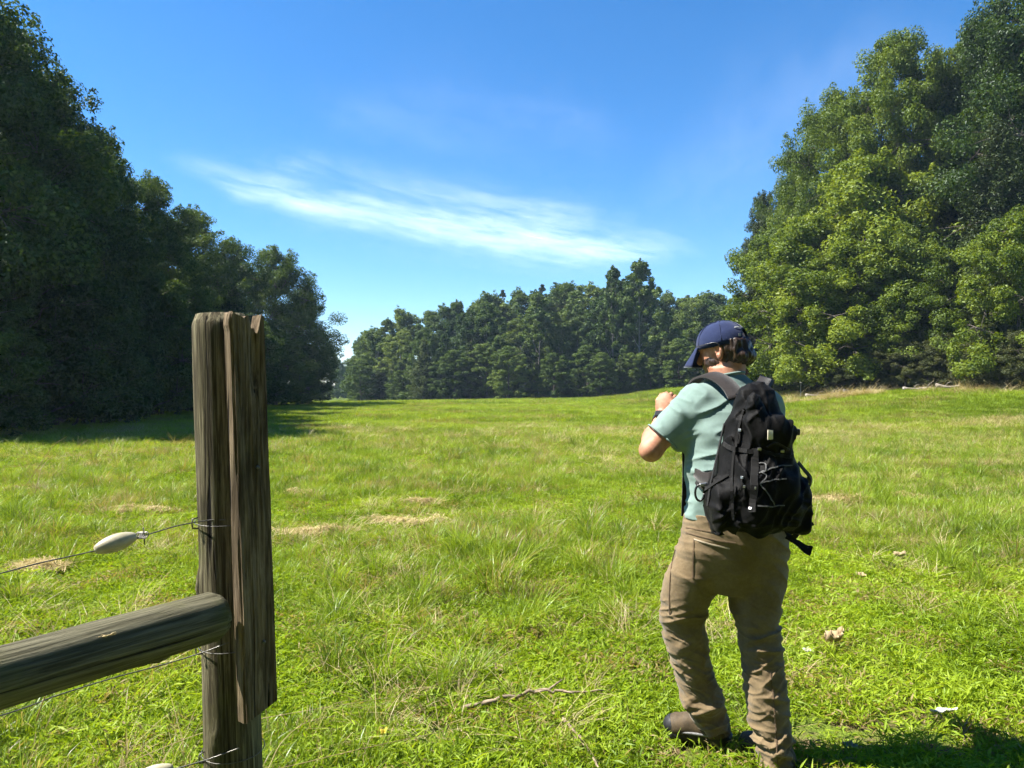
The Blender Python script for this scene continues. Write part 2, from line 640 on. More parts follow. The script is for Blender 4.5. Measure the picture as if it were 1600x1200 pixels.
# bare or worn spots, and where mown hay lies: (x, y, radius)
BARE = [(.80, 3.2, 0.16), (.68, 3.3, 0.1), (1.36, 3.45, 0.2), (1.55, 3.32, 0.16), (1.75, 4.1, 0.18), (1.45, 4.6, 0.22), (0.66, 4.85, 0.14), (-0.32, 3.4, 0.16), (0.25, 3.35, 0.12), (1.6, 5.3, 0.25),
        (1.8, 3.3, 0.15), (2.1, 5.9, 0.2), (-0.9, 4.2, 0.12), (1.95, 3.6, 0.1)]
HAY = [(4.15, 10.2, 0.55, 0.19), (4.55, 10.5, 0.3, 0.12), (-1.34, 8.6, 0.34, 0.13), (-2.3, 7.95, 0.36, 0.14), (-1.95, 8.0, 0.2, 0.07), (-3.0, 10.9, 0.34, 0.12),
       (-3.9, 6.45, 0.32, 0.07), (5.3, 10.4, 0.3, 0.07), (-1.1, 10.2, 0.2, 0.05), (5.6, 12.9, 0.45, 0.08), (-4.75, 9.5, 0.35, 0.07)]


def scatter():
    rng = np.random.default_rng(11)

    def pts(y0, y1, dens, pad=2.2, xl=-40, xr=48):
        n = int((y1 - y0) * (2 * (0.72 * y1 + pad)) * dens)
        y = rng.uniform(y0, y1, n)
        x = rng.uniform(-1, 1, n) * (0.72 * y1 + pad)
        k = (np.abs(x) < 0.72 * y + pad) & (x > xl) & (x < xr)
        return x[k], y[k]

    def keep_bare(x, y, s=1.0, p=0.1):
        k = np.ones(len(x), bool)
        for bx, by, br in BARE:
            d = np.hypot(x - bx, (y - by)) / (br * s)
            k &= (d > 1 + 0.3 * np.sin(x * 40)) | (rng.uniform(0, 1, len(x)) < p)
        for hx, hy, hr, hh in HAY:
            d = np.hypot(x - hx, (y - hy) * 1.3) / (hr * s * 0.8)
            k &= (d > 1) | (rng.uniform(0, 1, len(x)) < p)
        return k

    def place(name, coll, x, y, s, tilt, label, cat='grass', dz=0.0):
        n = len(x)
        nm = len(PROTO[coll].objects)
        rot = np.stack([rng.normal(0, tilt, n), rng.normal(0, tilt, n), rng.uniform(0, 6.28, n)], -1)
        return instancer(name, PROTO[coll], np.stack([x, y, gz(x, y) + dz], -1), rot, s, rng.integers(0, nm, n), label, cat)

    def longness(x, y):       # where the sward is long rather than short turf
        n = fbm(x * 0.55, y * 0.55, 0, 21, 3)
        v = n - 0.5 + 0.42 * sstep(4.2, 7.5, y) - 0.30 + 0.55 * sstep(0.3, -1.2, x) * sstep(6, 3, y) + 0.2 * sstep(2.2, 4.0, x) * sstep(4.2, 6, y)
        v = v - 0.35 * sstep(0.7, 1.6, x) * sstep(7.5, 4.5, y)
        return v
    # short weedy turf
    parts = []
    for y0, y1, dn in ((0.8, 6, 165), (6, 11, 95), (11, 22, 34)):
        x, y = pts(y0, y1, dn)
        k = keep_bare(x, y, 1.0, 0.12)
        parts.append((x[k], y[k]))
    x, y = (np.concatenate(q) for q in zip(*parts))
    s = rng.uniform(0.7, 1.25, len(x)) * (1 + 0.35 * sstep(8, 20, y))
    place('turf', 'turf', x, y, s, 0.14, 'short bright green weedy turf covering the near field')
    # mixed blades
    parts = []
    for y0, y1, dn in ((0.8, 7, 60), (7, 14, 55), (14, 26, 26)):
        x, y = pts(y0, y1, dn)
        lg = longness(x, y)
        k = keep_bare(x, y, 0.9, 0.05) & (rng.uniform(0, 1, len(x)) < np.clip(0.5 + lg * 2.5, 0.10, 1))
        parts.append((x[k], y[k]))
    x, y = (np.concatenate(q) for q in zip(*parts))
    s = rng.uniform(0.6, 1.15, len(x)) * np.clip(0.75 + longness(x, y), 0.55, 1.1)
    place('field_grass', 'blend', x, y, s, 0.16, 'green knee-low blades of grass mixed through the field')
    # tufts and tall clumps
    x, y = pts(1.2, 22, 10)
    lg = longness(x, y)
    k = keep_bare(x, y, 1.0, 0.0) & (rng.uniform(0, 1, len(x)) < np.clip(0.1 + lg * 3.2, 0, 1))
    x, y = x[k], y[k]
    place('grass_tufts', 'tuft', x, y, rng.uniform(0.55, 1.05, len(x)) * (1 + .25 * sstep(8, 20, y)), 0.2, 'arching tufts of long green grass among the short turf')
    x, y = pts(1.2, 24, 2.2)
    lg = longness(x, y)
    k = keep_bare(x, y, 1.1, 0.0) & (rng.uniform(0, 1, len(x)) < np.clip(-0.1 + lg * 3.5, 0, 1))
    x, y = x[k], y[k]
    fx = np.array([-0.28, -0.12, 0.05, 0.22, -0.35, -0.5, 0.35, -0.25, 0.0, 0.6, 0.75, 0.85, 0.7, 2.9, 3.2, 3.0, 0.75, 0.2, -0.3])
    fy = np.array([6.6, 6.7, 6.55, 6.9, 7.3, 5.5, 7.4, 4.6, 4.75, 6.4, 6.0, 5.6, 5.2, 4.9, 4.6, 4.3, 7.6, 7.8, 8.4])
    fs = np.array([0.95, 1.0, 0.85, 0.8, 0.9, 0.7, 0.8, 0.65, 0.6, 0.95, 0.85, 0.8, 0.6, 0.7, 0.6, 0.6, 1.0, 0.9, 0.8])
    cx, cy, cs = [], [], []                # colonies of tall clumps
    for j in range(46):
        yy = rng.uniform(4.2, 24)
        xx = rng.uniform(-1, 1) * (0.68 * yy + 1)
        if xx > 0.5 and yy < 6:
            continue
        m = rng.integers(4, 12)
        cx += list(xx + rng.normal(0, .35 + .03 * yy, m))
        cy += list(yy + rng.normal(0, .30 + .03 * yy, m))
        cs += list(rng.uniform(.6, 1.15, m))
    fx, fy, fs = np.concatenate([fx, cx]), np.concatenate([fy, cy]), np.concatenate([fs * 1.15, cs])
    x, y = np.concatenate([x, fx]), np.concatenate([y, fy])
    s = np.concatenate([rng.uniform(0.55, 0.95, len(x) - len(fx)), fs])
    place('tall_grass', 'tall', x, y, s, 0.12, 'tall dense clumps of grass standing above the turf')
    # dead straw lying in the sward
    x, y = pts(1.0, 28, 18)
    st = fbm(x * 0.8, y * 0.8, 0, 33, 3) + 0.12 * sstep(0, -2.0, x) * sstep(5.5, 3, y) + 0.08 * sstep(2.5, 4, x)
    k = rng.uniform(0, 1, len(x)) < np.clip((st - 0.47) * 6, 0.03, 0.9)
    x, y = x[k], y[k]
    place('dead_grass', 'straw', x, y, rng.uniform(0.6, 1.1, len(x)) * (1 + .5 * sstep(8, 26, y)), 0.25, 'pale dead straw lying in patches among green grass')
    # dry strip below the sunlit wood
    n = 5200
    x = rng.uniform(13, 40, n)
    y = 47.5 - 0.42 * (x - 14) * 0.75 + rng.normal(0, 2.6, n)
    k = fbm(x * .35, y * .5, 0, 71, 3) > .56
    x, y = x[k], y[k]
    n = len(x)
    place('dry_strip', 'straw', x, y, rng.uniform(1.6, 3.0, n), 0.3, 'tan dry grass strip below the sunlit wood')
    # the far field
    parts, ss = [], []
    for y0, y1, dn, sc in ((17, 34, 11, 0.85), (34, 70, 4.5, 1.15), (70, 165, 1.3, 1.9)):
        x, y = pts(y0, y1, dn, 3, -38, 46)
        parts.append((x, y))
        ss.append(rng.uniform(0.75, 1.2, len(x)) * sc)
    x, y = (np.concatenate(q) for q in zip(*parts))
    s = np.concatenate(ss)
    place('far_grass', 'patch', x, y, s, 0.06, 'sunlit grass of the open field reaching to the far woods')


scatter()


# ------------------------------------------------------------------ trees
def leaf_cloud(rng, C, Rr, n_per, size, flat=0.6, up=0.55, asp=0.62, axis=None, shell=0.42):
    """leaves (folded diamonds) round the clump centres C with radii Rr"""
    n = np.maximum((n_per * (Rr / Rr.mean()) ** 2).astype(int), 3)
    ci = np.repeat(np.arange(len(C)), n)
    N = len(ci)
    d = rng.normal(0, 1, (N, 3))
    d /= np.linalg.norm(d, axis=1)[:, None]
    r = rng.uniform(0, 1, N) ** shell
    off = d * (r * Rr[ci])[:, None]
    off[:, 2] *= flat
    p = C[ci] + off
    nr = d * 0.8 + np.array([0, 0, up]) + rng.normal(0, 0.55, (N, 3))
    nr /= np.linalg.norm(nr, axis=1)[:, None]
    t = np.cross(nr, rng.normal(0, 1, (N, 3)))
    t[:, 2] -= 0.25
    t -= nr * (t * nr).sum(1)[:, None]
    t /= np.linalg.norm(t, axis=1)[:, None] + 1e-9
    s = np.cross(nr, t)
    L = size * rng.uniform(0.65, 1.3, N)
    W = L * asp
    a = p - t * (L / 2)[:, None]
    b = p + t * (L / 2)[:, None] - nr * (L * 0.12)[:, None]
    m1 = p - s * (W / 2)[:, None] + nr * (L * 0.1)[:, None]
    m2 = p + s * (W / 2)[:, None] + nr * (L * 0.1)[:, None]
    return np.stack([a, m1, b, m2], 1).reshape(-1, 3), N


def leaf_mesh(name, v, N):
    b = np.arange(N)[:, None] * 4
    return mesh_np(name, v, [b + np.array([[0, 1, 2]]), b + np.array([[0, 2, 3]])])


def limb(p0, p1, rng, sag=0.1, n=6):
    p0, p1 = np.asarray(p0, float), np.asarray(p1, float)
    t = np.linspace(0, 1, n)[:, None]
    L = np.linalg.norm(p1 - p0)
    P = p0 + (p1 - p0) * t
    P[:, 2] += (np.sin(t[:, 0] * math.pi) * sag * L)
    P[1:-1] += rng.normal(0, 0.03 * L, (n - 2, 3))
    return P


def tree_mesh(seed, H, Rc, base=0.12, kind='broad', nclump=90, leaves=34000, size=0.2, trunk_r=0.2, squash=1.0, detail=True):
    """returns (trunk mesh, crown mesh) of one tree standing at the origin"""
    rng = np.random.default_rng(seed)
    lean = rng.normal(0, 0.02, 2)
    mb = MB()
    tp = np.array([[lean[0] * H * t + 0.15 * math.sin(3 * t + seed), lean[1] * H * t + 0.12 * math.cos(2.3 * t + seed), H * t] for t in np.linspace(0, 0.94, 12)])
    tp[0, 2] = -0.3
    tp -= np.array([tp[0, 0], tp[0, 1], 0])
    tr = trunk_r * (1 - np.linspace(0, 1, 12) ** 0.8 * 0.93)
    tr[0] *= 1.35
    mb.add(*tube(tp, tr, 8))
    # big lobes first: each limb carries a lobe, each lobe many clumps
    C, Rr = [], []
    if kind == 'cedar':
        for i in range(nclump):
            t = (i + rng.uniform(0, 1)) / nclump
            z = H * (base + (1 - base) * t)
            rr = Rc * (1 - t) ** 0.75 * rng.uniform(0.55, 1.05) + 0.1
            a = i * 2.4 + rng.uniform(-0.4, 0.4)
            c = np.array([rr * math.cos(a), rr * math.sin(a), z + 0.25 * rr])
            k = min(int(t * 11), 11)
            c[:2] += tp[k, :2]
            for q in (0.45, 0.75, 1.0):
                C.append(tp[k] * np.array([1, 1, 0]) * (1 - q) + np.array([c[0] * q, c[1] * q, z + 0.25 * rr * q]))
                Rr.append((0.28 + 0.5 * Rc / 3 * (1 - t)) * rng.uniform(0.7, 1.2))
            if i % 4 == 0:
                mb.add(*tube([tp[k] * [1, 1, 0] + [0, 0, z - 0.1], c], [0.035, 0.01], 4, False))
    elif kind == 'pine':
        for i in range(nclump):
            t = rng.uniform(0, 1) ** 0.8
            z = H * (base + (1 - base) * t)
            rr = Rc * max(1 - t ** 1.3, 0) ** 0.7 * rng.uniform(0.1, 1.0)
            a = rng.uniform(0, 6.28)
            c = np.array([rr * math.cos(a), rr * math.sin(a), z])
            C.append(c)
            Rr.append(Rc * rng.uniform(0.14, 0.26) * (1.15 - 0.75 * t))
            if i % 2 == 0:
                k = min(int((z / H) / 0.94 * 11), 11)
                mb.add(*tube([tp[k] - [0, 0, 0.4], c], [0.06, 0.015], 4, False))
    else:
        nl = max(nclump // 6, 8)
        for i in range(nl):
            t = (i + rng.uniform(0.1, 0.9)) / nl
            z = H * (base + (0.97 - base) * t)
            prof = math.sin(math.pi * min(max((t * 0.86 + 0.14) ** (0.85 * squash), 0), 1)) ** 0.7
            if kind == 'column':
                prof = 0.55 + 0.45 * prof if t < 0.8 else prof
            if kind == 'edge':
                prof = max(prof, 0.82 * (1 - t ** 3) ** 0.6)
            rr = Rc * prof * rng.uniform(0.5, 0.85)
            a = i * 2.39996 + rng.uniform(-0.5, 0.5)
            lc = np.array([rr * math.cos(a), rr * math.sin(a), z])
            lr = Rc * (0.30 + 0.16 * rng.uniform(0, 1)) * (0.6 + 0.5 * prof)
            k = min(int(max(z / H - 0.12, 0.02) / 0.94 * 11), 11)
            mb.add(*tube(limb(tp[k], lc, rng, 0.06), np.linspace(tr[k] * 0.55, 0.02, 6), 5, False))
            for j in range(9):
                d = rng.normal(0, 1, 3)
                d /= np.linalg.norm(d)
                d[2] *= 0.75
                c = lc + d * lr * rng.uniform(0.45, 1.25)
                c[2] = max(c[2], H * base * 0.7 + 0.4)
                C.append(c)
                Rr.append(lr * rng.uniform(0.22, 0.52))
                if detail:
                    mb.add(*tube(limb(lc, c, rng, 0.05, 4), [0.03, 0.02, 0.014, 0.008], 4, False))
        # crown top: small clumps that close the dome
        for j in range(44):
            t = rng.uniform(0.70, 1.0)
            rr = Rc * (0.78 if kind != 'column' else 0.55) * math.sqrt(max(1 - ((t - 0.70) / 0.3) ** 1.8, 0)) * rng.uniform(0.2, 1.0)
            a = rng.uniform(0, 6.28)
            C.append(np.array([rr * math.cos(a), rr * math.sin(a), H * t]))
            Rr.append(Rc * rng.uniform(0.10, 0.20))
        # stray sprigs that break up the outline
        m = len(C)
        for j in range(m // 2):
            i = rng.integers(0, m)
            d = C[i] - np.array([0, 0, H * 0.45])
            d /= np.linalg.norm(d) + 1e-6
            C.append(C[i] + d * Rr[i] * rng.uniform(0.6, 1.15) + rng.normal(0, 0.1, 3))
            Rr.append(Rr[i] * rng.uniform(0.25, 0.45))
    C, Rr = np.array(C), np.array(Rr)
    C[:, 2] = np.maximum(C[:, 2], 0.25)
    flat = {'cedar': 0.75, 'pine': 0.9}.get(kind, 0.8)
    asp = {'cedar': 0.34, 'pine': 0.3}.get(kind, 0.62)
    v, N = leaf_cloud(rng, C, Rr, leaves / len(C), size, flat, 0.55, asp)
    v[:, 2] = np.maximum(v[:, 2], 0.03)
    return mb.mesh('trunk', True), leaf_mesh('crown', v, N)


BARK = solid_mat('bark', (0.055, 0.045, 0.035), (0.14, 0.12, 0.095), 6.0, 0.95, 0.9, 14.0, (1, 1, 0.25), dist=0.03)
PALE_BARK = solid_mat('pale_bark', (0.16, 0.14, 0.11), (0.34, 0.31, 0.26), 6.0, 0.9, 0.8, 14.0, (1, 1, 0.3), dist=0.03)
LEAF = {
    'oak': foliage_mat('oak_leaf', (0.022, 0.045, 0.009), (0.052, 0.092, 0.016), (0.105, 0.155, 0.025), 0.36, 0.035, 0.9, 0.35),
    'maple': foliage_mat('maple_leaf', (0.045, 0.078, 0.011), (0.10, 0.15, 0.018), (0.17, 0.225, 0.03), 0.35, 0.03, 1.0, 0.35),
    'lime': foliage_mat('light_leaf', (0.06, 0.098, 0.012), (0.135, 0.19, 0.02), (0.22, 0.275, 0.032), 0.4, 0.03, 1.0, 0.4),
    'cedar': foliage_mat('cedar_spray', (0.028, 0.045, 0.014), (0.055, 0.078, 0.024), (0.09, 0.115, 0.034), 0.2, 0.03, 1.0, 0.6),
    'pine': foliage_mat('pine_needle', (0.016, 0.034, 0.014), (0.03, 0.055, 0.02), (0.052, 0.082, 0.028), 0.15, 0.05, 0.9, 0.3),
    'far': foliage_mat('wood_leaf', (0.045, 0.078, 0.02), (0.085, 0.135, 0.032), (0.15, 0.20, 0.045), 0.3, 0.03, 1.0, 0.12),
    'far_light': foliage_mat('pale_wood_leaf', (0.06, 0.095, 0.022), (0.115, 0.165, 0.034), (0.18, 0.23, 0.05), 0.3, 0.03, 1.0, 0.12),
    'far_dark': foliage_mat('dark_wood_leaf', (0.03, 0.06, 0.018), (0.06, 0.105, 0.028), (0.10, 0.15, 0.04), 0.3, 0.03, 1.0, 0.12),
    'brush': foliage_mat('brush_leaf', (0.035, 0.05, 0.014), (0.07, 0.085, 0.025), (0.12, 0.125, 0.045), 0.3, 0.04, 1.0, 0.7),
}
TM = {}


def tm(key, *a, **k):
    TM[key] = tree_mesh(*a, **k)


tm('oak_a', 1, 16, 5.0, 0.10, 'edge', 170, 82000, 0.155, 0.26)
tm('oak_b', 2, 16, 5.2, 0.08, 'broad', 170, 82000, 0.155, 0.28, squash=0.9)
tm('oak_c', 3, 16, 5.4, 0.06, 'edge', 180, 82000, 0.155, 0.28)
tm('big_a', 4, 24, 6.4, 0.06, 'edge', 270, 125000, 0.185, 0.35)
tm('big_b', 5, 24, 6.8, 0.12, 'broad', 270, 125000, 0.185, 0.35)
tm('big_c', 6, 24, 5.6, 0.05, 'edge', 260, 115000, 0.185, 0.32)
tm('young', 7, 9, 3.6, 0.10, 'broad', 130, 48000, 0.14, 0.12)
tm('cedar', 8, 12, 2.6, 0.04, 'cedar', 170, 42000, 0.16, 0.16)
tm('far_a', 21, 18, 4.9, 0.03, 'edge', 130, 24000, 0.31, 0.25, detail=False)
tm('far_b', 22, 18, 5.2, 0.05, 'edge', 140, 24000, 0.31, 0.25, detail=False)
tm('far_c', 23, 18, 3.6, 0.05, 'column', 120, 20000, 0.30, 0.2, detail=False)
tm('far_d', 24, 18, 5.0, 0.04, 'edge', 130, 24000, 0.31, 0.25, squash=0.85, detail=False)
tm('far_pine', 25, 20, 2.9, 0.3, 'pine', 110, 12000, 0.34, 0.2, detail=False)
tm('far_cedar', 26, 9, 2.0, 0.03, 'cedar', 70, 12000, 0.24, 0.12, detail=False)
MESH_COPIES = {}


def tree(name, key, leaf, x, y, h, w, rz, label, cat='tree', group=None, bark=None):
    """one tree: an Empty at its foot with trunk and crown; h = height, w = width factor"""
    H0 = {'oak': 16, 'big': 24, 'young': 9, 'cedar': 12, 'far': 18}[key.split('_')[0]]
    H0 = {'far_pine': 20, 'far_cedar': 9}.get(key, H0)
    t, c = TM[key]
    s = h / H0
    root = empty(name, (x, y, float(gz(x, y)) - 0.03), label, cat, group)
    root.rotation_euler = (0, 0, rz)
    root.scale = (s * w, s * w, s)
    for nm, me, m in (('trunk', t, bark or BARK), ('crown', c, LEAF[leaf])):
        ck = (me.name, m.name)
        if ck not in MESH_COPIES:
            if not me.materials:
                me.materials.append(m)
                MESH_COPIES[ck] = me
        o = bpy.data.objects.new(nm, me)
        COL.objects.link(o)
        o.parent = root
        o.material_slots[0].link = 'OBJECT'
        o.material_slots[0].material = m
    return root


def at(px, d):
    return (px - 800) * d / 1209.0


def build_left_wood():
    G = 'trees of the shaded wood edge'
    L = [
        # px, d, height, width, mesh, leaf, label
        (-60, 24, 15.6, 0.95, 'oak_a', 'oak', 'tall dark oak standing beside the tallest shaded tree at the field corner'),
        (30, 29, 15.3, 0.85, 'oak_b', 'oak', 'tallest shaded oak of the dark wood, its ragged top over the others'),
        (120, 33, 14.6, 0.85, 'oak_c', 'oak', 'dark oak with a rounded sunlit top between the tallest oak and the leaning one'),
        (185, 36.5, 13.2, 0.85, 'oak_a', 'oak', 'dark oak whose leafy bough reaches out over a lower neighbour'),
        (268, 42, 12.6, 0.85, 'oak_b', 'oak', 'shaded tree with a pale domed top in the middle of the dark wood edge'),
        (325, 49, 12.4, 1.05, 'oak_c', 'oak', 'lower shaded tree sloping down from the pale domed tree'),
        (385, 60, 12.6, 1.05, 'oak_a', 'oak', 'small shaded tree tucked behind the round oak at the wood corner'),
        (452, 66, 13.0, 1.12, 'oak_c', 'oak', 'round-crowned oak at the corner of the dark wood beside the far gap'),
        (492, 72, 10.6, 0.85, 'oak_b', 'oak', 'small dark tree at the foot of the round-crowned corner oak'),
    ]
    for i, (px, d, h, w, k, lf, lab) in enumerate(L):
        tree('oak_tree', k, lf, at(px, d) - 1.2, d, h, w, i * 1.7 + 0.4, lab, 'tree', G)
    SAP = ['at the field corner before the tall dark oak', 'at the foot of the tallest shaded oak', 'below the dark oak with the rounded sunlit top', 'between the round-topped oak and the reaching oak',
           'below the oak bough that reaches out', 'at the foot of the pale domed tree', 'just past the pale domed tree', 'below the lower sloping shaded tree', 'below the small tree behind the corner oak',
           'at the foot of the round-crowned corner oak', 'at the very end of the dark wood by the far gap']
    rows = [(-30, 22), (40, 25.5), (105, 29), (160, 32.5), (215, 37), (265, 42), (310, 46), (350, 51), (395, 56), (440, 61), (480, 66)]
    for i, (px, d) in enumerate(rows):
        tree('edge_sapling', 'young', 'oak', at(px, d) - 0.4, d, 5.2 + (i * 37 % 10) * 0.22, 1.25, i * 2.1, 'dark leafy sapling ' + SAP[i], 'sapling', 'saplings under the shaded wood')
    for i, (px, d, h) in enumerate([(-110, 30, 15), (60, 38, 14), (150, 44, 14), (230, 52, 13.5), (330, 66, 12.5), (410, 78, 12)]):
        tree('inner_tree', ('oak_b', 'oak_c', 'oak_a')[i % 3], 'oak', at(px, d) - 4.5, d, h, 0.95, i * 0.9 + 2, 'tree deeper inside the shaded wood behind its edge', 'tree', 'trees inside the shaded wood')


def build_right_wood():
    G = 'tall trees of the sunlit wood edge'
    L = [
        (1178, 74, 18.5, 0.60, 'big_c', 'cedar', 'slender feathery grey-green tree at the near end of the far woods'),
        (1222, 68, 20.5, 0.62, 'big_a', 'maple', 'tall narrow hazy-green tree next to the slender feathery one'),
        (1290, 61, 23.0, 0.85, 'big_b', 'maple', 'broad sunlit tree with a sloping shoulder of yellow-green leaves'),
        (1385, 56, 25.3, 0.80, 'big_a', 'maple', 'big sunlit tree with a ragged pointed top at the highest of the slope'),
        (1470, 58, 25.0, 0.85, 'big_c', 'maple', 'tall tree behind the ragged pointed one, its crown a shade darker'),
        (1540, 54, 26.5, 0.80, 'big_b', 'oak', 'dark glossy tall tree rising behind the brown-green cedar'),
        (1632, 48, 26.0, 0.95, 'big_a', 'oak', 'tallest dark tree of the sunlit wood, reaching above all others'),
    ]
    for i, (px, d, h, w, k, lf, lab) in enumerate(L):
        tree('woodland_tree', k, lf, at(px, d) + 1.0, d, h, w, i * 2.3 + 1.0, lab, 'tree', G)
    F = [
        (1262, 54, 11.5, 1.15, 'young', 'lime', 'bright yellow-green small tree leaning over the two thin fence posts'),
        (1322, 50, 9.5, 1.25, 'young', 'lime', 'bright yellow-green low tree with boughs hanging over the brush line'),
        (1205, 60, 12.0, 1.0, 'young', 'maple', 'mid-green small tree between the feathery tree and the bright leaning one'),
        (1405, 49, 10.0, 1.05, 'young', 'maple', 'mid-green young tree with layered boughs above the dark brush'),
        (1455, 47, 7.6, 1.1, 'young', 'maple', 'low young tree with broad pale leaves beside the dark hollow'),
        (1350, 54, 15.5, 1.0, 'young', 'lime', 'taller yellow-green tree behind the bright low one with hanging boughs'),
        (1590, 41, 9.0, 1.05, 'young', 'lime', 'bushy yellow-green tree standing in front of the brown-green cedar'),
    ]
    for i, (px, d, h, w, k, lf, lab) in enumerate(F):
        tree('small_tree', k, lf, at(px, d), d, h, w, i * 1.3, lab, 'tree', 'small trees in front of the sunlit wood')
    for px, d, h, w, lab in [(1572, 46, 15.5, 1.1, 'brown-green feathery cedar standing before the tallest dark trees'),
                             (1188, 62, 8.5, 1.1, 'low dull-green cedar at the foot of the slender feathery tree'),
                             (1520, 45, 7.0, 0.9, 'small dull cedar beside the dark hollow in the wood edge')]:
        tree('cedar_tree', 'cedar', 'cedar', at(px, d), d, h, w, px * 0.1, lab, 'tree')
    BUSH = ['below the bright yellow-green leaning tree', 'between the bright leaning tree and the bright low one', 'behind the grey fallen limb', 'behind the short bleached limb', 'at the thin post before the dark brush',
            'at the foot of the low young tree with broad pale leaves', 'behind the tilted dead limb', 'at the foot of the small dull cedar', 'below the brown-green feathery cedar', 'in front of the bushy yellow-green tree', 'below the mid-green small tree by the feathery one']
    for i, (px, d, h) in enumerate([(1275, 52, 3.0), (1310, 49, 2.2), (1345, 48, 2.6), (1380, 47, 2.4), (1415, 46, 2.8), (1450, 45, 2.2), (1485, 44.5, 3.0), (1520, 43, 2.6), (1555, 41, 3.4), (1600, 39.5, 3.0), (1235, 56, 2.8)]):
        tree('brush_bush', 'young', 'brush', at(px, d), d, h, 1.5, i * 1.9, 'low brown-green bush ' + BUSH[i], 'bush', 'bushes along the brush line')
    for i, (px, d, h) in enumerate([(1440, 64, 22), (1330, 68, 21), (1500, 62, 24), (1250, 78, 19)]):
        tree('inner_tree', ('big_b', 'big_c')[i % 2], 'oak', at(px, d) + 3, d, h, 0.95, i * 1.1, 'tree deeper inside the sunlit wood behind its edge', 'tree', 'trees inside the sunlit wood')


def build_far_wood():
    rng = random.Random(5)
    prof = [(545, 580), (562, 545), (590, 492), (640, 484), (700, 474), (760, 456), (800, 452), (870, 440), (930, 446), (960, 440), (1000, 432), (1030, 462), (1080, 455), (1150, 466), (1240, 470)]

    def top(px):
        return float(np.interp(px, [p[0] for p in prof], [p[1] for p in prof]))

    def hgt(px, d, k=1.0):
        return ((605 - top(px)) * d / 1209.0 + 1.54 - float(gz(at(px, d), d))) * k
    G1, G2, G3, G4 = 'trees at the front of the far wood', 'trees behind the front of the far wood', 'pines behind the far wood', 'undergrowth of the far wood'
    for i, px in enumerate(range(586, 1180, 36)):
        px += rng.uniform(-8, 8)
        d = 116 + rng.uniform(-4, 6) + (8 if px < 640 else 0)
        tree('far_tree', ('far_a', 'far_d', 'far_b', 'far_c')[i % 4], ('far', 'far_light', 'far', 'far_dark', 'far_dark', 'far', 'far_light')[i % 7], at(px, d), d, hgt(px, d, rng.uniform(0.62, 0.94)), rng.uniform(0.85, 1.35), rng.uniform(0, 6), ('full-skirted hazy tree leafy to the ground at the front of the far wood', 'rounded hazy tree with a bushy middle at the front of the far wood', 'broad lobed hazy tree at the front of the far wood', 'narrow column-shaped hazy tree at the front of the far wood')[i % 4], 'tree', G1 + ' ' + ('full', 'round', 'broad', 'narrow')[i % 4], PALE_BARK)
    for i, px in enumerate(range(576, 1200, 29)):
        px += rng.uniform(-8, 8)
        d = 130 + rng.uniform(-4, 4)
        tree('far_tree', ('far_b', 'far_c', 'far_a', 'far_d')[i % 4], ('far_dark', 'far', 'far_light', 'far', 'far_dark')[i % 5], at(px, d), d, hgt(px, d, rng.uniform(0.90, 1.01)), rng.uniform(0.95, 1.35), rng.uniform(0, 6), ('broad lobed treetop showing over the front of the far wood', 'narrow column-shaped treetop showing over the front of the far wood', 'full rounded treetop showing over the front of the far wood', 'bushy dome treetop showing over the front of the far wood')[i % 4], 'tree', G2 + ' ' + ('broad', 'narrow', 'full', 'dome')[i % 4], PALE_BARK)
    for i, px in enumerate(range(700, 1180, 21)):
        px += rng.uniform(-6, 6)
        d = 146 + rng.uniform(-5, 5)
        tree('far_pine', 'far_pine', 'pine', at(px, d), d, hgt(px, d, rng.uniform(0.92, 1.01)), rng.uniform(1.0, 1.3), rng.uniform(0, 6), 'dark pine top on the skyline of the far wood', 'tree', G3)
    for px, d, y, w, lab in [(958, 112, 422, 0.8, 'shorter of two narrow pale trees rising above the far wood'), (1000, 111, 417, 1.0, 'taller of two narrow pale trees rising above the far wood')]:
        tree('far_tree', 'far_c', 'far', at(px, d), d, (605 - y) * d / 1209 + 1.6, w, px, lab, 'tree', None, PALE_BARK)
    for i, px in enumerate(range(566, 1200, 25)):
        px += rng.uniform(-10, 10)
        d = 107 + rng.uniform(-3, 3) + (10 if px < 640 else 0)
        ced = i % 3 == 1
        tree('far_cedar' if ced else 'far_bush', 'far_cedar' if ced else 'far_d', 'cedar' if ced else 'far', at(px, d), d, rng.uniform(5, 9) if ced else rng.uniform(3.5, 8.0), 1.2 if ced else 1.5, rng.uniform(0, 6),
             'low grey-green cedar before the far wood' if ced else 'low rounded bush before the far wood', 'tree' if ced else 'bush', 'cedars before the far wood' if ced else G4)
    for i, (px, d, h) in enumerate([(528, 210, 10), (540, 230, 9), (553, 215, 11), (566, 200, 13), (515, 190, 12)]):
        tree('distant_tree', ('far_b', 'far_d')[i % 2], 'far', at(px, d), d, h, 1.2, i, 'blue hazy tree in the gap between the dark wood and the far wood', 'tree', 'trees closing the far gap')


def build_added_rear_trees():
    """unseen trees added behind the camera to keep sky light off facing sides"""
    for i, (x, y, h) in enumerate([(-17, -12, 15), (-9, -10, 17), (-2, -11, 18), (5, -10, 17), (12, -11.5, 18), (19, -10, 17), (26, -8, 18), (-26, -13, 17)]):
        tree('added_rear_tree', ('oak_b', 'oak_c', 'oak_a')[i % 3], 'oak', x, y, h, 1.0, i * 1.9, 'leafy tree added behind the camera to block sky light, outside the view', 'tree', 'trees added behind the camera')


build_added_rear_trees()
build_left_wood()
build_right_wood()
build_far_wood()


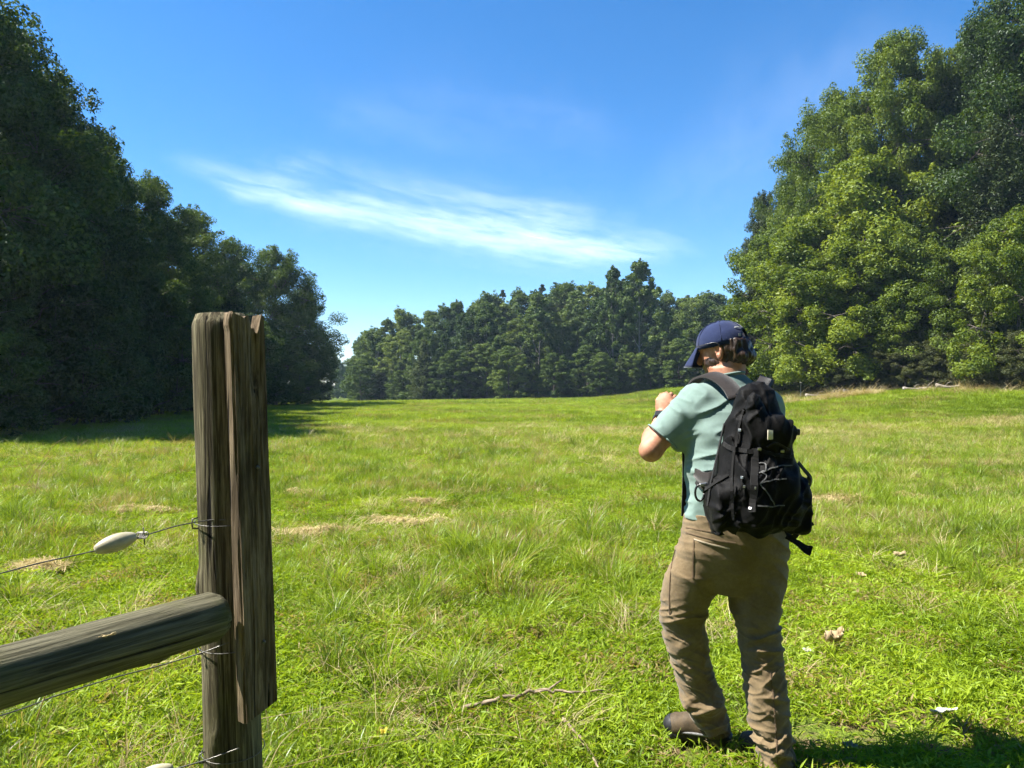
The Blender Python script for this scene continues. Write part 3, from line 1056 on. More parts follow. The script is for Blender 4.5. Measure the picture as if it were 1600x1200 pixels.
# ------------------------------------------------------------------ thin high clouds
def build_clouds():
    def cloud(name, az0, az1, spine, half, alt, dens, seed, fx, fy, label):
        nu, nv = 60, 14
        v, uv = [], []
        for i in range(nu + 1):
            u = i / nu
            az = az0 + (az1 - az0) * u
            for j in range(nv + 1):
                w = j / nv * 2 - 1
                el = R(max(spine(az) + w * half, 2.0))
                h = alt + 60 * math.sin(5 * u + seed) + 40 * math.sin(4 * w + 7 * u)
                r = h / math.tan(el)
                v.append((r * math.sin(R(az)), r * math.cos(R(az)), h))
                uv.append((u, w * 0.5 + 0.5))
        f = [(i * (nv + 1) + j, (i + 1) * (nv + 1) + j, (i + 1) * (nv + 1) + j + 1, i * (nv + 1) + j + 1) for i in range(nu) for j in range(nv)]
        me = mesh_np(name, v, f, True)
        ul = me.uv_layers.new(name='UVMap')
        li = np.zeros(len(me.loops), np.int32)
        me.loops.foreach_get('vertex_index', li)
        ul.data.foreach_set('uv', np.array(uv, np.float32)[li].ravel())
        m, nt, out = new_mat(name)
        sep = nd(nt, 'ShaderNodeSeparateXYZ', {0: nd(nt, 'ShaderNodeTexCoord').outputs['UV']})
        u, w = sep.outputs[0], sep.outputs[1]
        wob = noise(nt, nd(nt, 'ShaderNodeCombineXYZ', {0: mth(nt, 'MULTIPLY', u, 3.0), 1: mth(nt, 'MULTIPLY', w, 1.2), 2: seed * 1.7}).outputs[0], 1.0, 4.0, 0.6)
        dv = mth(nt, 'ADD', mth(nt, 'MULTIPLY', mth(nt, 'SUBTRACT', w, 0.5), 2.0), mth(nt, 'MULTIPLY', mth(nt, 'SUBTRACT', wob, 0.5), 1.5))
        a = mth(nt, 'SUBTRACT', mth(nt, 'MULTIPLY', u, 2.0), 1.0)
        a2 = mth(nt, 'MULTIPLY', a, a)
        taper = smooth01(nt, a2, 1.0, 0.25)
        wid = mth(nt, 'ADD', mth(nt, 'MULTIPLY', mth(nt, 'SUBTRACT', 1.0, a2, clamp=True), 0.37), 0.10)
        g = mth(nt, 'DIVIDE', dv, wid)
        g = mth(nt, 'POWER', 2.718, mth(nt, 'MULTIPLY', mth(nt, 'MULTIPLY', g, g), -1.0))
        edge = smooth01(nt, mth(nt, 'ABSOLUTE', mth(nt, 'MULTIPLY', mth(nt, 'SUBTRACT', w, 0.5), 2.0)), 1.0, 0.7)
        sk = mth(nt, 'ADD', w, mth(nt, 'MULTIPLY', u, 0.22))
        c1 = nd(nt, 'ShaderNodeCombineXYZ', {0: mth(nt, 'MULTIPLY', u, fx), 1: mth(nt, 'MULTIPLY', sk, fy), 2: seed}).outputs[0]
        c2 = nd(nt, 'ShaderNodeCombineXYZ', {0: mth(nt, 'MULTIPLY', u, fx * 3.5), 1: mth(nt, 'MULTIPLY', sk, fy * 2.2), 2: seed + 4}).outputs[0]
        f1 = smooth01(nt, noise(nt, c1, 1.0, 7.0, 0.6, 0.5), 0.25, 0.78)
        f2 = smooth01(nt, noise(nt, c2, 1.0, 6.0, 0.62, 0.8), 0.25, 0.8)
        fil = mth(nt, 'ADD', mth(nt, 'MULTIPLY', f1, 0.9), mth(nt, 'MULTIPLY', f2, 0.5))
        cov = mth(nt, 'MULTIPLY', mth(nt, 'MULTIPLY', mth(nt, 'MULTIPLY', g, taper), mth(nt, 'MULTIPLY', fil, dens)), edge, clamp=True)
        tr = nd(nt, 'ShaderNodeBsdfTransparent')
        tl = nd(nt, 'ShaderNodeBsdfTranslucent', {'Color': (0.8, 0.82, 0.86, 1)})
        ms = nd(nt, 'ShaderNodeMixShader', {0: cov})
        nt.links.new(tr.outputs[0], ms.inputs[1])
        nt.links.new(tl.outputs[0], ms.inputs[2])
        nt.links.new(ms.outputs[0], out.inputs[0])
        tag(obj(name, me, m), label, 'cloud', kind='stuff')
    cloud('cirrus_cloud', -25, 15, lambda a: 11.6 - 0.118 * a, 4.2, 6000, 0.27, 3.0, 2.6, 5.0, 'long white feathery cirrus streak over the far wood')
    cloud('cirrus_wisp', -16, 10, lambda a: 18.5 - 0.1 * a, 6.0, 7000, 0.026, 8.0, 2.2, 3.5, 'faint thin cirrus wisp high above the white streak')
    cloud('cirrus_wisp', 8, 32, lambda a: 17.0 + 0.35 * (a - 18), 9.0, 7500, 0.035, 13.0, 2.0, 3.0, 'faint cirrus veil beside the tall sunlit trees')


build_clouds()


# ------------------------------------------------------------------ the air over the field
def build_haze():
    v, f = box_v((0, 50, 20), (1, 0, 0), (0, 1, 0), (0, 0, 1), 720, 760, 25)
    m, nt, out = new_mat('haze')
    pv = nd(nt, 'ShaderNodeVolumePrincipled', {'Color': (0.62, 0.80, 1.0, 1), 'Density': 0.0003, 'Anisotropy': 0.2})
    nt.links.new(pv.outputs[0], out.inputs['Volume'])
    o = obj('haze', mesh_np('haze', v, f), m)
    tag(o, 'thin blue summer haze over the whole field', 'haze', kind='stuff')


build_haze()


# ------------------------------------------------------------------ solid shapes grown from distance fields (for the person, clothes and pack)
class Field:
    def __init__(self, lo, hi, h):
        self.lo, self.h = np.array(lo, float), h
        self.n = np.ceil((np.array(hi) - self.lo) / h).astype(int) + 1
        self.v = np.full(self.n, 1.0, np.float32)

    def blk(self, lo, hi):
        a = np.clip(np.floor((np.asarray(lo) - self.lo) / self.h).astype(int), 0, self.n)
        b = np.clip(np.ceil((np.asarray(hi) - self.lo) / self.h).astype(int) + 1, 0, self.n)
        sl = tuple(slice(i, j) for i, j in zip(a, b))
        g = [(self.lo[k] + self.h * np.arange(a[k], b[k])).astype(np.float32) for k in range(3)]
        return sl, g[0][:, None, None], g[1][None, :, None], g[2][None, None, :]

    def put(self, fn, lo, hi, k=0.0, cut=False):
        sl, X, Y, Z = self.blk(lo, hi)
        if 0 in self.v[sl].shape:
            return
        d = np.broadcast_to(fn(X, Y, Z), self.v[sl].shape).astype(np.float32)
        s = self.v[sl]
        if cut:
            self.v[sl] = np.maximum(s, -d)
        elif k > 0:
            t = np.clip(0.5 + 0.5 * (s - d) / k, 0, 1)
            self.v[sl] = s * (1 - t) + d * t - k * t * (1 - t)
        else:
            self.v[sl] = np.minimum(s, d)

    def cap(self, a, b, ra, rb, k=0.02, clip=None):
        a, b = np.asarray(a, float), np.asarray(b, float)
        m = max(ra, rb) + k + 4 * self.h

        def fn(X, Y, Z):
            d = b - a
            L = d @ d
            t = np.clip(((X - a[0]) * d[0] + (Y - a[1]) * d[1] + (Z - a[2]) * d[2]) / L, 0, 1)
            q = np.sqrt((X - a[0] - t * d[0]) ** 2 + (Y - a[1] - t * d[1]) ** 2 + (Z - a[2] - t * d[2]) ** 2) - (ra + (rb - ra) * t)
            if clip is not None:
                c, nn = np.asarray(clip[0], float), np.asarray(clip[1], float)
                q = np.maximum(q, (X - c[0]) * nn[0] + (Y - c[1]) * nn[1] + (Z - c[2]) * nn[2])
            return q
        self.put(fn, np.minimum(a, b) - m, np.maximum(a, b) + m, k)

    def ell(self, c, ax, r, k=0.02, cut=False, power=2.0):
        """ellipsoid: centre, rows of ax = local axes, radii"""
        c, ax, r = np.asarray(c, float), np.asarray(ax, float), np.asarray(r, float)
        m = max(r) * 1.25 + k + 4 * self.h

        def fn(X, Y, Z):
            q = 0
            for i in range(3):
                u = np.abs((X - c[0]) * ax[i][0] + (Y - c[1]) * ax[i][1] + (Z - c[2]) * ax[i][2]) / r[i]
                q = q + u ** power
            return (q ** (1 / power) - 1) * min(r)
        self.put(fn, c - m, c + m, k, cut)

    def loft(self, secs, yaw, k=0.02, power=2.0, zlim=None):
        """upright tube with elliptical sections (z, cx, cy, half-width, half-depth), turned by yaw"""
        S = np.array(sorted(secs), float)
        cy, sy = math.cos(yaw), math.sin(yaw)
        m = S[:, 3:].max() * 1.1 + k + 4 * self.h
        z0, z1 = zlim or (S[0, 0], S[-1, 0])
        lo = [S[:, 1].min() - m, S[:, 2].min() - m, z0 - k - 4 * self.h]
        hi = [S[:, 1].max() + m, S[:, 2].max() + m, z1 + k + 4 * self.h]

        def fn(X, Y, Z):
            g = [np.interp(Z, S[:, 0], S[:, i]) for i in range(1, 5)]
            dx, dy = X - g[0], Y - g[1]
            u = np.abs(dx * cy + dy * sy) / g[2]
            w = np.abs(-dx * sy + dy * cy) / g[3]
            q = ((u ** power + w ** power) ** (1 / power) - 1) * np.minimum(g[2], g[3])
            return np.maximum(np.maximum(q, z0 - Z), Z - z1)
        self.put(fn, lo, hi, k)

    def plane_cut(self, c, n):
        """remove the side that n points to"""
        c, n = np.asarray(c, float), np.asarray(n, float) / np.linalg.norm(n)
        sl, X, Y, Z = self.blk(self.lo, self.lo + self.n * self.h)
        self.v = np.maximum(self.v, ((X - c[0]) * n[0] + (Y - c[1]) * n[1] + (Z - c[2]) * n[2]).astype(np.float32))

    def displace(self, fn, band=0.035):
        i = np.nonzero(np.abs(self.v) < band)
        p = [self.lo[k] + self.h * i[k] for k in range(3)]
        self.v[i] += fn(*p).astype(np.float32)

    def mesh(self, name):
        v = self.v
        v[0], v[-1], v[:, 0], v[:, -1], v[:, :, 0], v[:, :, -1] = 1, 1, 1, 1, 1, 1
        s = v < 0
        cnt = np.zeros(tuple(self.n - 1), np.int8)
        cs = [(a, b, c) for a in (0, 1) for b in (0, 1) for c in (0, 1)]
        nx, ny, nz = self.n - 1
        for a, b, c in cs:
            cnt += s[a:a + nx, b:b + ny, c:c + nz]
        I = np.stack(np.nonzero((cnt > 0) & (cnt < 8)), 1)
        val = np.stack([v[I[:, 0] + a, I[:, 1] + b, I[:, 2] + c] for a, b, c in cs], 1)
        acc, num = np.zeros((len(I), 3)), np.zeros(len(I))
        cs = np.array(cs, float)
        for p in range(8):
            for q in range(p + 1, 8):
                if np.abs(cs[p] - cs[q]).sum() != 1:
                    continue
                m = (val[:, p] < 0) != (val[:, q] < 0)
                t = np.where(m, val[:, p] / np.where(m, val[:, p] - val[:, q], 1), 0)[:, None]
                acc += np.where(m[:, None], cs[p] + (cs[q] - cs[p]) * t, 0)
                num += m
        pts = (I + acc / num[:, None]) * self.h + self.lo
        idx = np.full(tuple(self.n - 1), -1, np.int32)
        idx[tuple(I.T)] = np.arange(len(I))
        F = []
        for ax in range(3):
            sl0, sl1 = [slice(1, -1)] * 3, [slice(1, -1)] * 3
            sl0[ax], sl1[ax] = slice(0, -1), slice(1, None)
            e0, e1 = s[tuple(sl0)], s[tuple(sl1)]
            for flip, m in ((False, e0 & ~e1), (True, ~e0 & e1)):
                E = np.stack(np.nonzero(m), 1)
                for k in range(3):
                    if k != ax:
                        E[:, k] += 1
                u, w = [(1, 2), (2, 0), (0, 1)][ax]
                q = []
                for du, dw in ((-1, -1), (0, -1), (0, 0), (-1, 0)):
                    g = E.copy()
                    g[:, u] += du
                    g[:, w] += dw
                    q.append(idx[tuple(g.T)])
                q = np.stack(q, 1)
                F.append(q[:, ::-1] if flip else q)
        return mesh_np(name, pts, np.concatenate(F), True)


def W(px, py, d):
    """photo measurement (at distance d) to a point in the place"""
    return np.array([(px - 800) * d / 1209.0, d, 1.54 - (py - 605) * d / 1209.0])


def folds(x, y, z, dirv, freq, along, seed, sharp=1.5):
    """fabric folds: ridges that run across dirv"""
    d = np.asarray(dirv, float)
    d = d / np.linalg.norm(d)
    t, u, w = frame(d)
    a = (x * d[0] + y * d[1] + z * d[2]) * freq
    b = (x * u[0] + y * u[1] + z * u[2]) * along
    c = (x * w[0] + y * w[1] + z * w[2]) * along
    wob = vnoise(b * 1.3, c * 1.3, a * 0.25, seed + 9) * 1.6
    n = vnoise(a + wob, b, c, seed)
    return (1 - np.abs(2 * n - 1)) ** sharp - 0.5


# ------------------------------------------------------------------ the person
M_SKIN = solid_mat('skin', (0.36, 0.155, 0.088), (0.52, 0.265, 0.165), 26.0, 0.55, 0.35, 320.0, spec=0.35)
M_SHIRT = fabric_mat('shirt_jersey', (0.165, 0.24, 0.213), (0.205, 0.288, 0.26), 1500.0, 0.92, 0.12, 7.0)
M_PANT = fabric_mat('canvas_trousers', (0.135, 0.095, 0.050), (0.205, 0.150, 0.084), 1100.0, 0.9, 0.3, 11.0)
M_SEAM = fabric_mat('trouser_seam', (0.10, 0.066, 0.038), (0.14, 0.095, 0.055), 900.0)
M_STITCH = solid_mat('pale_stitch', (0.38, 0.31, 0.22), (0.44, 0.37, 0.27), 300.0, 0.9)
M_CAP = fabric_mat('navy_cotton', (0.010, 0.018, 0.060), (0.016, 0.027, 0.082), 1300.0, 0.85, 0.15, 14.0)
M_CAPU = fabric_mat('grey_brim_edge', (0.17, 0.19, 0.22), (0.25, 0.27, 0.30), 1200.0)
M_WHITE = solid_mat('white_thread', (0.7, 0.7, 0.68), (0.8, 0.8, 0.78), 200.0, 0.8)
M_HAIR = solid_mat('brown_hair', (0.018, 0.010, 0.006), (0.055, 0.03, 0.017), 60.0, 0.42, 0.5, 300.0, (1, 1, 0.2), spec=0.5)
M_LEATHER = solid_mat('boot_leather', (0.05, 0.036, 0.02), (0.10, 0.07, 0.038), 30.0, 0.7, 0.4, 160.0)
M_RUBBER = solid_mat('black_rubber', (0.012, 0.012, 0.013), (0.03, 0.03, 0.032), 40.0, 0.55, 0.3)
M_MIDSOLE = solid_mat('grey_midsole', (0.12, 0.12, 0.12), (0.22, 0.22, 0.22), 60.0, 0.5, 0.3)
M_PACK = fabric_mat('black_nylon', (0.0022, 0.0021, 0.0022), (0.005, 0.0048, 0.0048), 1600.0, 0.62, 0.3, 16.0, 0.02, 0.1)
M_WEB = fabric_mat('black_webbing', (0.005, 0.0047, 0.0047), (0.009, 0.0085, 0.0085), 1200.0, 0.8, 0.2, 20.0)
M_STRAPPAD = fabric_mat('faded_strap', (0.013, 0.0105, 0.010), (0.022, 0.0175, 0.0165), 1200.0, 0.9, 0.2, 20.0)
M_PLASTIC = solid_mat('black_plastic', (0.012, 0.012, 0.012), (0.02, 0.02, 0.02), 50.0, 0.35, 0.0, spec=0.5)
M_METAL = solid_mat('grey_metal', (0.28, 0.28, 0.29), (0.4, 0.4, 0.4), 80.0, 0.35, 0.1, metal=0.9)
M_CREAM = solid_mat('cream_patch', (0.62, 0.56, 0.42), (0.72, 0.66, 0.52), 80.0, 0.7, 0.2)
M_CORD = solid_mat('grey_cord', (0.07, 0.07, 0.07), (0.13, 0.13, 0.13), 200.0, 0.8, 0.2)

YAW = R(8)
BF = np.array([-math.sin(YAW), math.cos(YAW), 0])        # where the body faces
BL = np.array([-math.cos(YAW), -math.sin(YAW), 0])       # its left-hand side
BB = -BF
SH_L, EL_L, WR_L = np.array([.760, 3.195, 1.487]), W(1017, 703, 3.2), W(1035, 650, 3.37)
SH_R, EL_R, WR_R = np.array([1.050, 3.243, 1.480]), np.array([1.10, 3.47, 1.27]), np.array([.875, 3.60, 1.44])
HC = np.array([.893, 3.27, 1.700])
hy, hp = R(55), R(14)
HF = np.array([-math.sin(hy) * math.cos(hp), math.cos(hy) * math.cos(hp), -math.sin(hp)])
HR = np.array([math.cos(hy), math.sin(hy), 0])
HU = np.cross(HR, HF)
HAX = np.array([HR, HF, HU])


def hl(x, y, z):
    return HC + HR * x + HF * y + HU * z


LEG_L = [(0.90, .83, 3.19, .13, .13), (.76, .752, 3.205, .120, .122), (.66, .724, 3.225, .106, .110), (.58, .714, 3.24, .092, .098), (.45, .735, 3.262, .090, .092),
         (.30, .782, 3.285, .087, .088), (.20, .815, 3.30, .083, .084), (.13, .840, 3.305, .076, .078), (.085, .850, 3.305, .062, .07)]
LEG_R = [(0.90, 1.005, 3.22, .135, .13), (.76, 1.008, 3.205, .126, .125), (.66, 1.000, 3.19, .109, .112), (.60, .998, 3.18, .098, .102), (.45, 1.019, 3.16, .083, .09),
         (.30, 1.029, 3.14, .083, .088), (.15, 1.037, 3.115, .077, .082), (.03, 1.050, 3.095, .068, .075)]


def build_person():
    root = empty('person', (.93, 3.2, 0.0), 'person in navy cap, teal t-shirt and brown trousers walking into the field, hands raised', 'person')
    # ---- body: one continuous figure (mostly under the clothes)
    F = Field((.46, 2.95, 0.05), (1.25, 3.78, 1.84), 0.0045)
    F.loft([(.80, .925, 3.19, .15, .11), (1.0, .92, 3.185, .165, .12), (1.25, .92, 3.18, .17, .12), (1.40, .915, 3.20, .165, .11), (1.50, .908, 3.225, .11, .075), (1.57, .898, 3.245, .062, .06), (1.62, .888, 3.255, .058, .058)], YAW, 0.03)
    for L in (LEG_L, LEG_R):
        F.loft([(z, x, y, a * .66, b * .66) for z, x, y, a, b in L if z > 0.06], 0, 0.03)
    # head, face, ears, neck
    F.cap((.905, 3.24, 1.54), hl(0, -.025, -.05), .062, .060, .02)
    F.ell(hl(0, -.005, .02), HAX, (.077, .097, .092), .02)
    F.ell(hl(0, .03, -.045), HAX, (.060, .066, .068), .025)
    F.ell(hl(0, .06, -.095), HAX, (.034, .034, .026), .02)
    F.cap(hl(0, .09, .012), hl(0, .112, -.026), .009, .014, .008)
    for s in (-1, 1):
        F.ell(hl(s * .032, .086, .012), HAX, (.017, .012, .011), .004, True)
        F.ell(hl(s * .032, .078, .012), HAX, (.012, .012, .012), .002)
        F.cap(hl(s * .016, .092, .026), hl(s * .046, .08, .026), .009, .007, .012)
        F.ell(hl(s * .079, -.008, -.012), HAX, (.010, .018, .031), .006)
        F.ell(hl(s * .086, -.004, -.010), HAX, (.006, .010, .018), .003, True)
        F.ell(hl(s * .077, -.004, -.036), HAX, (.008, .010, .012), .006)
    F.ell(hl(0, .094, -.054), HAX, (.024, .010, .006), .005)
    F.ell(hl(0, .091, -.064), HAX, (.021, .010, .007), .004)
    # arms
    F.cap(SH_L, EL_L, .056, .044, .03)
    F.cap(EL_L, WR_L, .046, .029, .02)
    F.ell(EL_L * .66 + WR_L * .34 + np.array([-.006, 0, -.004]), np.eye(3), (.047, .05, .052), .03)
    F.cap(SH_R, EL_R, .056, .044, .03)
    F.cap(EL_R, WR_R, .046, .029, .02)

    def hand(w, dirh, n, thumb):
        """palm and five fingers; n = the way the palm faces"""
        dirh = dirh / np.linalg.norm(dirh)
        n = n - dirh * (n @ dirh)
        n /= np.linalg.norm(n)
        q = np.cross(dirh, n)
        kn = w + dirh * .088
        F.ell(w + dirh * .050 + n * .004, np.array([dirh, q, n]), (.058, .042, .019), .012)
        for i, (o, l) in enumerate(((-.034, .82), (-.0115, .97), (.0115, 1.0), (.034, .9))):
            b = kn + q * o - dirh * .012 * abs(i - 1.6) * .6
            a1 = b + (dirh * .55 + n * .83) * .040 * l
            a2 = a1 + (n * .95 - dirh * .30) * .026 * l
            a3 = a2 + (n * .45 - dirh * .90) * .020 * l
            F.cap(b - dirh * .012, a1, .0088, .0084, .004)
            F.cap(a1, a2, .0084, .0080, .002)
            F.cap(a2, a3, .0080, .0070, .002)
        t0 = w + dirh * .025 + q * .030 * thumb
        t1 = t0 + dirh * .030 + q * .020 * thumb + n * .018
        t2 = t1 + dirh * .030 + q * .004 * thumb + n * .016
        t3 = t2 + dirh * .020 + n * .014
        F.cap(t0, t1, .015, .0125, .01)
        F.cap(t1, t2, .0120, .0105, .004)
        F.cap(t2, t3, .0105, .0085, .003)
    hand(WR_L, np.array([.16, .12, .97]), np.array([.58, .80, -.05]), -1)
    hand(WR_R, np.array([-.28, -.05, .95]), np.array([-.85, -.45, .1]), 1)
    body = obj('body', F.mesh('body'), M_SKIN, root)

    # ---- beard and hair
    B = Field(hl(0, 0, 0) - .2, hl(0, 0, 0) + .2, 0.004)
    B.ell(hl(0, .029, -.048), HAX, (.067, .071, .071), 0)
    B.ell(hl(0, .062, -.098), HAX, (.037, .036, .029), .02)
    B.plane_cut(hl(0, .05, -.016), HU * .8 + HF * .25)
    B.plane_cut(hl(0, .002, -.05), -HF - HU * .5)
    B.ell(hl(0, .092, -.058), HAX, (.022, .03, .014), 0, True)
    B.displace(lambda x, y, z: (vnoise(x * 260, y * 260, z * 160, 3) - .5) * .006)
    obj('beard', B.mesh('beard'), M_HAIR, root)
    Hh = Field(hl(0, -.02, 0) - .19, hl(0, -.02, 0) + .19, 0.004)
    Hh.ell(hl(0, -.016, .004), HAX, (.084, .103, .092), 0)
    Hh.ell(hl(0.006, -.078, -.052), HAX, (.066, .040, .034), .03)
    Hh.ell(hl(0.045, -.070, -.048), HAX, (.032, .040, .030), .02)
    Hh.plane_cut(hl(0, 0, .022), HU)
    Hh.plane_cut(hl(0, .012, 0), HF * .96 - HU * .28)
    Hh.plane_cut(hl(0, -.06, -.082), -HU * .8 + HF * .35)
    for s in (-1, 1):
        Hh.ell(hl(s * .086, -.002, -.016), HAX, (.022, .021, .036), 0, True)
    Hh.displace(lambda x, y, z: -(vnoise(x * 150, y * 150, z * 45, 5) - .5) * .009 - (vnoise(x * 60, y * 60, z * 40, 6) - .5) * .009, .03)
    hair = obj('hair', Hh.mesh('hair'), M_HAIR, root)
    mb = MB()
    rr = random.Random(4)
    for i in range(1500):
        a = rr.uniform(R(150), R(390))
        u = rr.uniform(-.2, 1)
        p0 = hl(.083 * math.cos(a), -.016 + .100 * math.sin(a), .006 - .03 * rr.random())
        dn = -HU + np.array([rr.gauss(0, .18), rr.gauss(0, .18), 0])
        out = HR * math.cos(a) + HF * math.sin(a)
        L = rr.uniform(.035, .085)
        flip = rr.uniform(.0, .28)
        P = [p0 + dn * L * t + out * (.006 + L * (flip * t ** 2 - .16 * t)) for t in (0, .35, .7, 1)]
        if math.sin(a) > 0.05:
            continue
        mb.add(*tube(P, [.0010, .0012, .0010, .0003], 3, False))
    obj('hair_lock', mb.mesh('hair_lock'), M_HAIR, hair)['kind'] = 'stuff'

    # ---- t-shirt
    S = Field((.50, 2.95, .98), (1.30, 3.55, 1.66), 0.004)
    S.loft([(1.00, .918, 3.185, .205, .160), (1.10, .918, 3.18, .200, .155), (1.25, .917, 3.18, .205, .152), (1.36, .914, 3.19, .207, .145), (1.44, .910, 3.20, .198, .130), (1.50, .912, 3.215, .168, .105), (1.55, .905, 3.235, .105, .085), (1.60, .896, 3.245, .070, .070)], YAW, 0.02)
    ax = (EL_L - SH_L) / np.linalg.norm(EL_L - SH_L)
    S.cap(SH_L + [.015, 0, -.02], SH_L + ax * .24, .092, .074, .05, (SH_L + ax * .205, ax))
    ax2 = (EL_R - SH_R) / np.linalg.norm(EL_R - SH_R)
    S.cap(SH_R + [-.01, 0, -.015], SH_R + ax2 * .24, .080, .070, .05, (SH_R + ax2 * .205, ax2))
    S.plane_cut((.905, 3.24, 1.585), np.array([-.15, .12, 1.0]))
    S.plane_cut((.92, 3.18, 1.013), (0, 0.05, -1))

    def sf(x, y, z):
        low = sstep(1.35, 1.1, z)
        r = -.012 * folds(x, y, z, (.45, .1, -.9), 24, 5, 3, 2.2) * sstep(.62, .85, x) * sstep(1.56, 1.45, z)
        r += -.008 * folds(x, y, z, (.75, .2, .6), 30, 6, 5, 2.2) * sstep(.85, .70, x)
        r += -.009 * folds(x, y, z, (.2, .1, .95), 26, 5, 8, 2.2) * low
        return r + (vnoise(x * 14, y * 14, z * 14, 2) - .5) * .012
    S.displace(sf)
    shirt = obj('t_shirt', S.mesh('t_shirt'), M_SHIRT, root)
    # hem bands of sleeve and shirt
    _, u, w = frame(ax)
    ring = [SH_L + ax * .205 + [.001, 0, -.001] + (u * math.cos(a) + w * math.sin(a)) * .0775 for a in np.linspace(0, 2 * math.pi, 29)]
    mb = MB()
    mb.add(*tube(ring, .0035, 5))
    obj('sleeve_hem', mb.mesh('sleeve_hem'), M_SHIRT, shirt, None).location = (0, 0, 0)
    ring = [hl(0, 0, 0) * 0 + np.array([.898 + .073 * math.cos(a), 3.243 + .072 * math.sin(a), 1.588 + .012 * math.cos(a) - .008 * math.sin(a)]) for a in np.linspace(0, 2 * math.pi, 29)]
    mb = MB()
    mb.add(*tube(ring, .006, 6))
    obj('collar', mb.mesh('collar'), M_SHIRT, shirt, None).location = (0, 0, 0)

    # ---- trousers
    P = Field((.52, 2.92, .0), (1.28, 3.50, 1.08), 0.004)
    P.loft([(.70, .90, 3.205, .13, .11), (.80, .903, 3.20, .205, .150), (.88, .912, 3.198, .232, .170), (.96, .918, 3.19, .218, .168), (1.04, .922, 3.185, .205, .163)], YAW, .03)
    P.loft(LEG_L, 0, .022)
    P.loft(LEG_R, 0, .022)
    # knee bag and stacked cloth above the boot
    P.ell((.803, 3.275, .215), np.eye(3), (.078, .08, .05), .03)
    P.plane_cut((.92, 3.19, 1.025), (0, 0, 1))

    def pf(x, y, z):
        low = sstep(.62, .45, z)
        knee = np.exp(-((z - .575) / .07) ** 2)
        ank = sstep(.3, .12, z)
        r = -.010 * folds(x, y, z, (.25, .1, 1), 26, 6, 13, 2.4) * (.35 + .65 * low)
        r += -.016 * folds(x, y, z, (-.3, .1, 1), 30, 5, 17, 2.4) * knee
        r += -.016 * folds(x, y, z, (.1, 0, 1), 24, 4, 19, 2.4) * ank
        r += -.009 * folds(x, y, z, (.7, .2, .7), 20, 4, 23, 2.6) * sstep(.6, .75, z)
        r += -.006 * folds(x, y, z, (.4, .1, .9), 52, 11, 27, 1.8) * (.4 + .6 * low + .6 * knee)
        r += -.007 * folds(x, y, z, (-.5, .1, .85), 44, 9, 29, 2.0) * (low + ank)
        return r + (vnoise(x * 11, y * 11, z * 9, 12) - .5) * .009
    P.displace(pf, .04)
    pants = obj('trousers', P.mesh('trousers'), M_PANT, root)
    deps = bpy.context.evaluated_depsgraph_get()
    deps.update()
    from mathutils.bvhtree import BVHTree

    def tree_of(me):
        return BVHTree.FromPolygons([v.co[:] for v in me.vertices], [p.vertices[:] for p in me.polygons])
    bvh = tree_of(pants.data)

    def drape(b, pts2, off=.002, d0=2.2):
        """lay photo-measured lines onto the cloth by casting from in front of it"""
        out, nor = [], []
        o = Vector((0, 0, 1.54))
        for px, py in pts2:
            t = Vector(W(px, py, 3.0))
            hit = b.ray_cast(o, (t - o).normalized())
            if hit[0] is not None:
                n = hit[1]
                out.append(np.array(hit[0] + n * off))
                nor.append(np.array(n))
        return np.array(out), np.array(nor)

    def lay(name, b, pts, width, thick, mat, par, n=14, off=.0015):
        dense = spline(np.array([(x, y, 0.0) for x, y in pts]), n)[:, :2]
        P3, N3 = drape(b, dense, off)
        if len(P3) < 2:
            return None
        m = MB()
        m.add(*ribbon(P3, N3, width, thick))
        o = obj(name, m.mesh(name, False), mat, par)
        o.location = (0, 0, 0) if par.parent else o.location
        return o
    lay('pocket_seam', bvh, [(1084, 842), (1110, 850), (1140, 857)], .005, .003, M_STITCH, pants)
    lay('pocket_seam', bvh, [(1084, 842), (1083, 872), (1082, 903)], .005, .003, M_SEAM, pants)
    lay('side_seam', bvh, [(1060, 840), (1050, 880), (1046, 920), (1046, 960)], .005, .003, M_SEAM, pants)
    lay('yoke_seam', bvh, [(1072, 832), (1095, 838), (1125, 845), (1150, 848)], .004, .003, M_SEAM, pants)
    lay('waist_seam', bvh, [(1072, 824), (1095, 828), (1125, 833)], .004, .003, M_SEAM, pants)
    lay('calf_seam', bvh, [(1203, 1050), (1208, 1095), (1212, 1150), (1214, 1195)], .005, .003, M_SEAM, pants)
    lay('belt_loop', bvh, [(1108, 804), (1109, 813), (1111, 824)], .016, .005, M_SEAM, pants, 6, .004)

    # ---- boots
    def boot(heel, toe, z0=0.0):
        heel, toe = np.array([*heel, z0]), np.array([*toe, z0])
        f = toe - heel
        Ln = np.linalg.norm(f)
        f /= Ln
        s = np.array([f[1], -f[0], 0])
        up = np.array([0, 0, 1.0])
        A = np.array([f, s, up])

        def q(a, b, c):
            return heel + f * a * Ln + s * b + up * c
        c = (heel + toe) / 2
        Bt = Field(c - [.26, .26, .03], c + [.26, .26, .27], 0.0045)
        Bt.cap(q(.26, 0, .07), q(.29, 0, .15), .047, .046, .02)
        Bt.cap(q(.18, 0, .065), q(.80, 0, .055), .047, .046, .03)
        Bt.ell(q(.78, 0, .058), A, (.065, .049, .046), .02)
        Bt.cap(q(.28, 0, .14), q(.62, 0, .085), .034, .030, .03)
        Bt.plane_cut(q(0, 0, .032), (0, 0, -1))
        Bt.displace(lambda x, y, z: -.004 * folds(x, y, z, (f[0], f[1], .4), 45, 10, 31) * sstep(.1, .16, z))
        bo = obj('boot', Bt.mesh('boot'), M_LEATHER, root)
        So = Field(c - [.26, .26, .02], c + [.26, .26, .08], 0.0045)
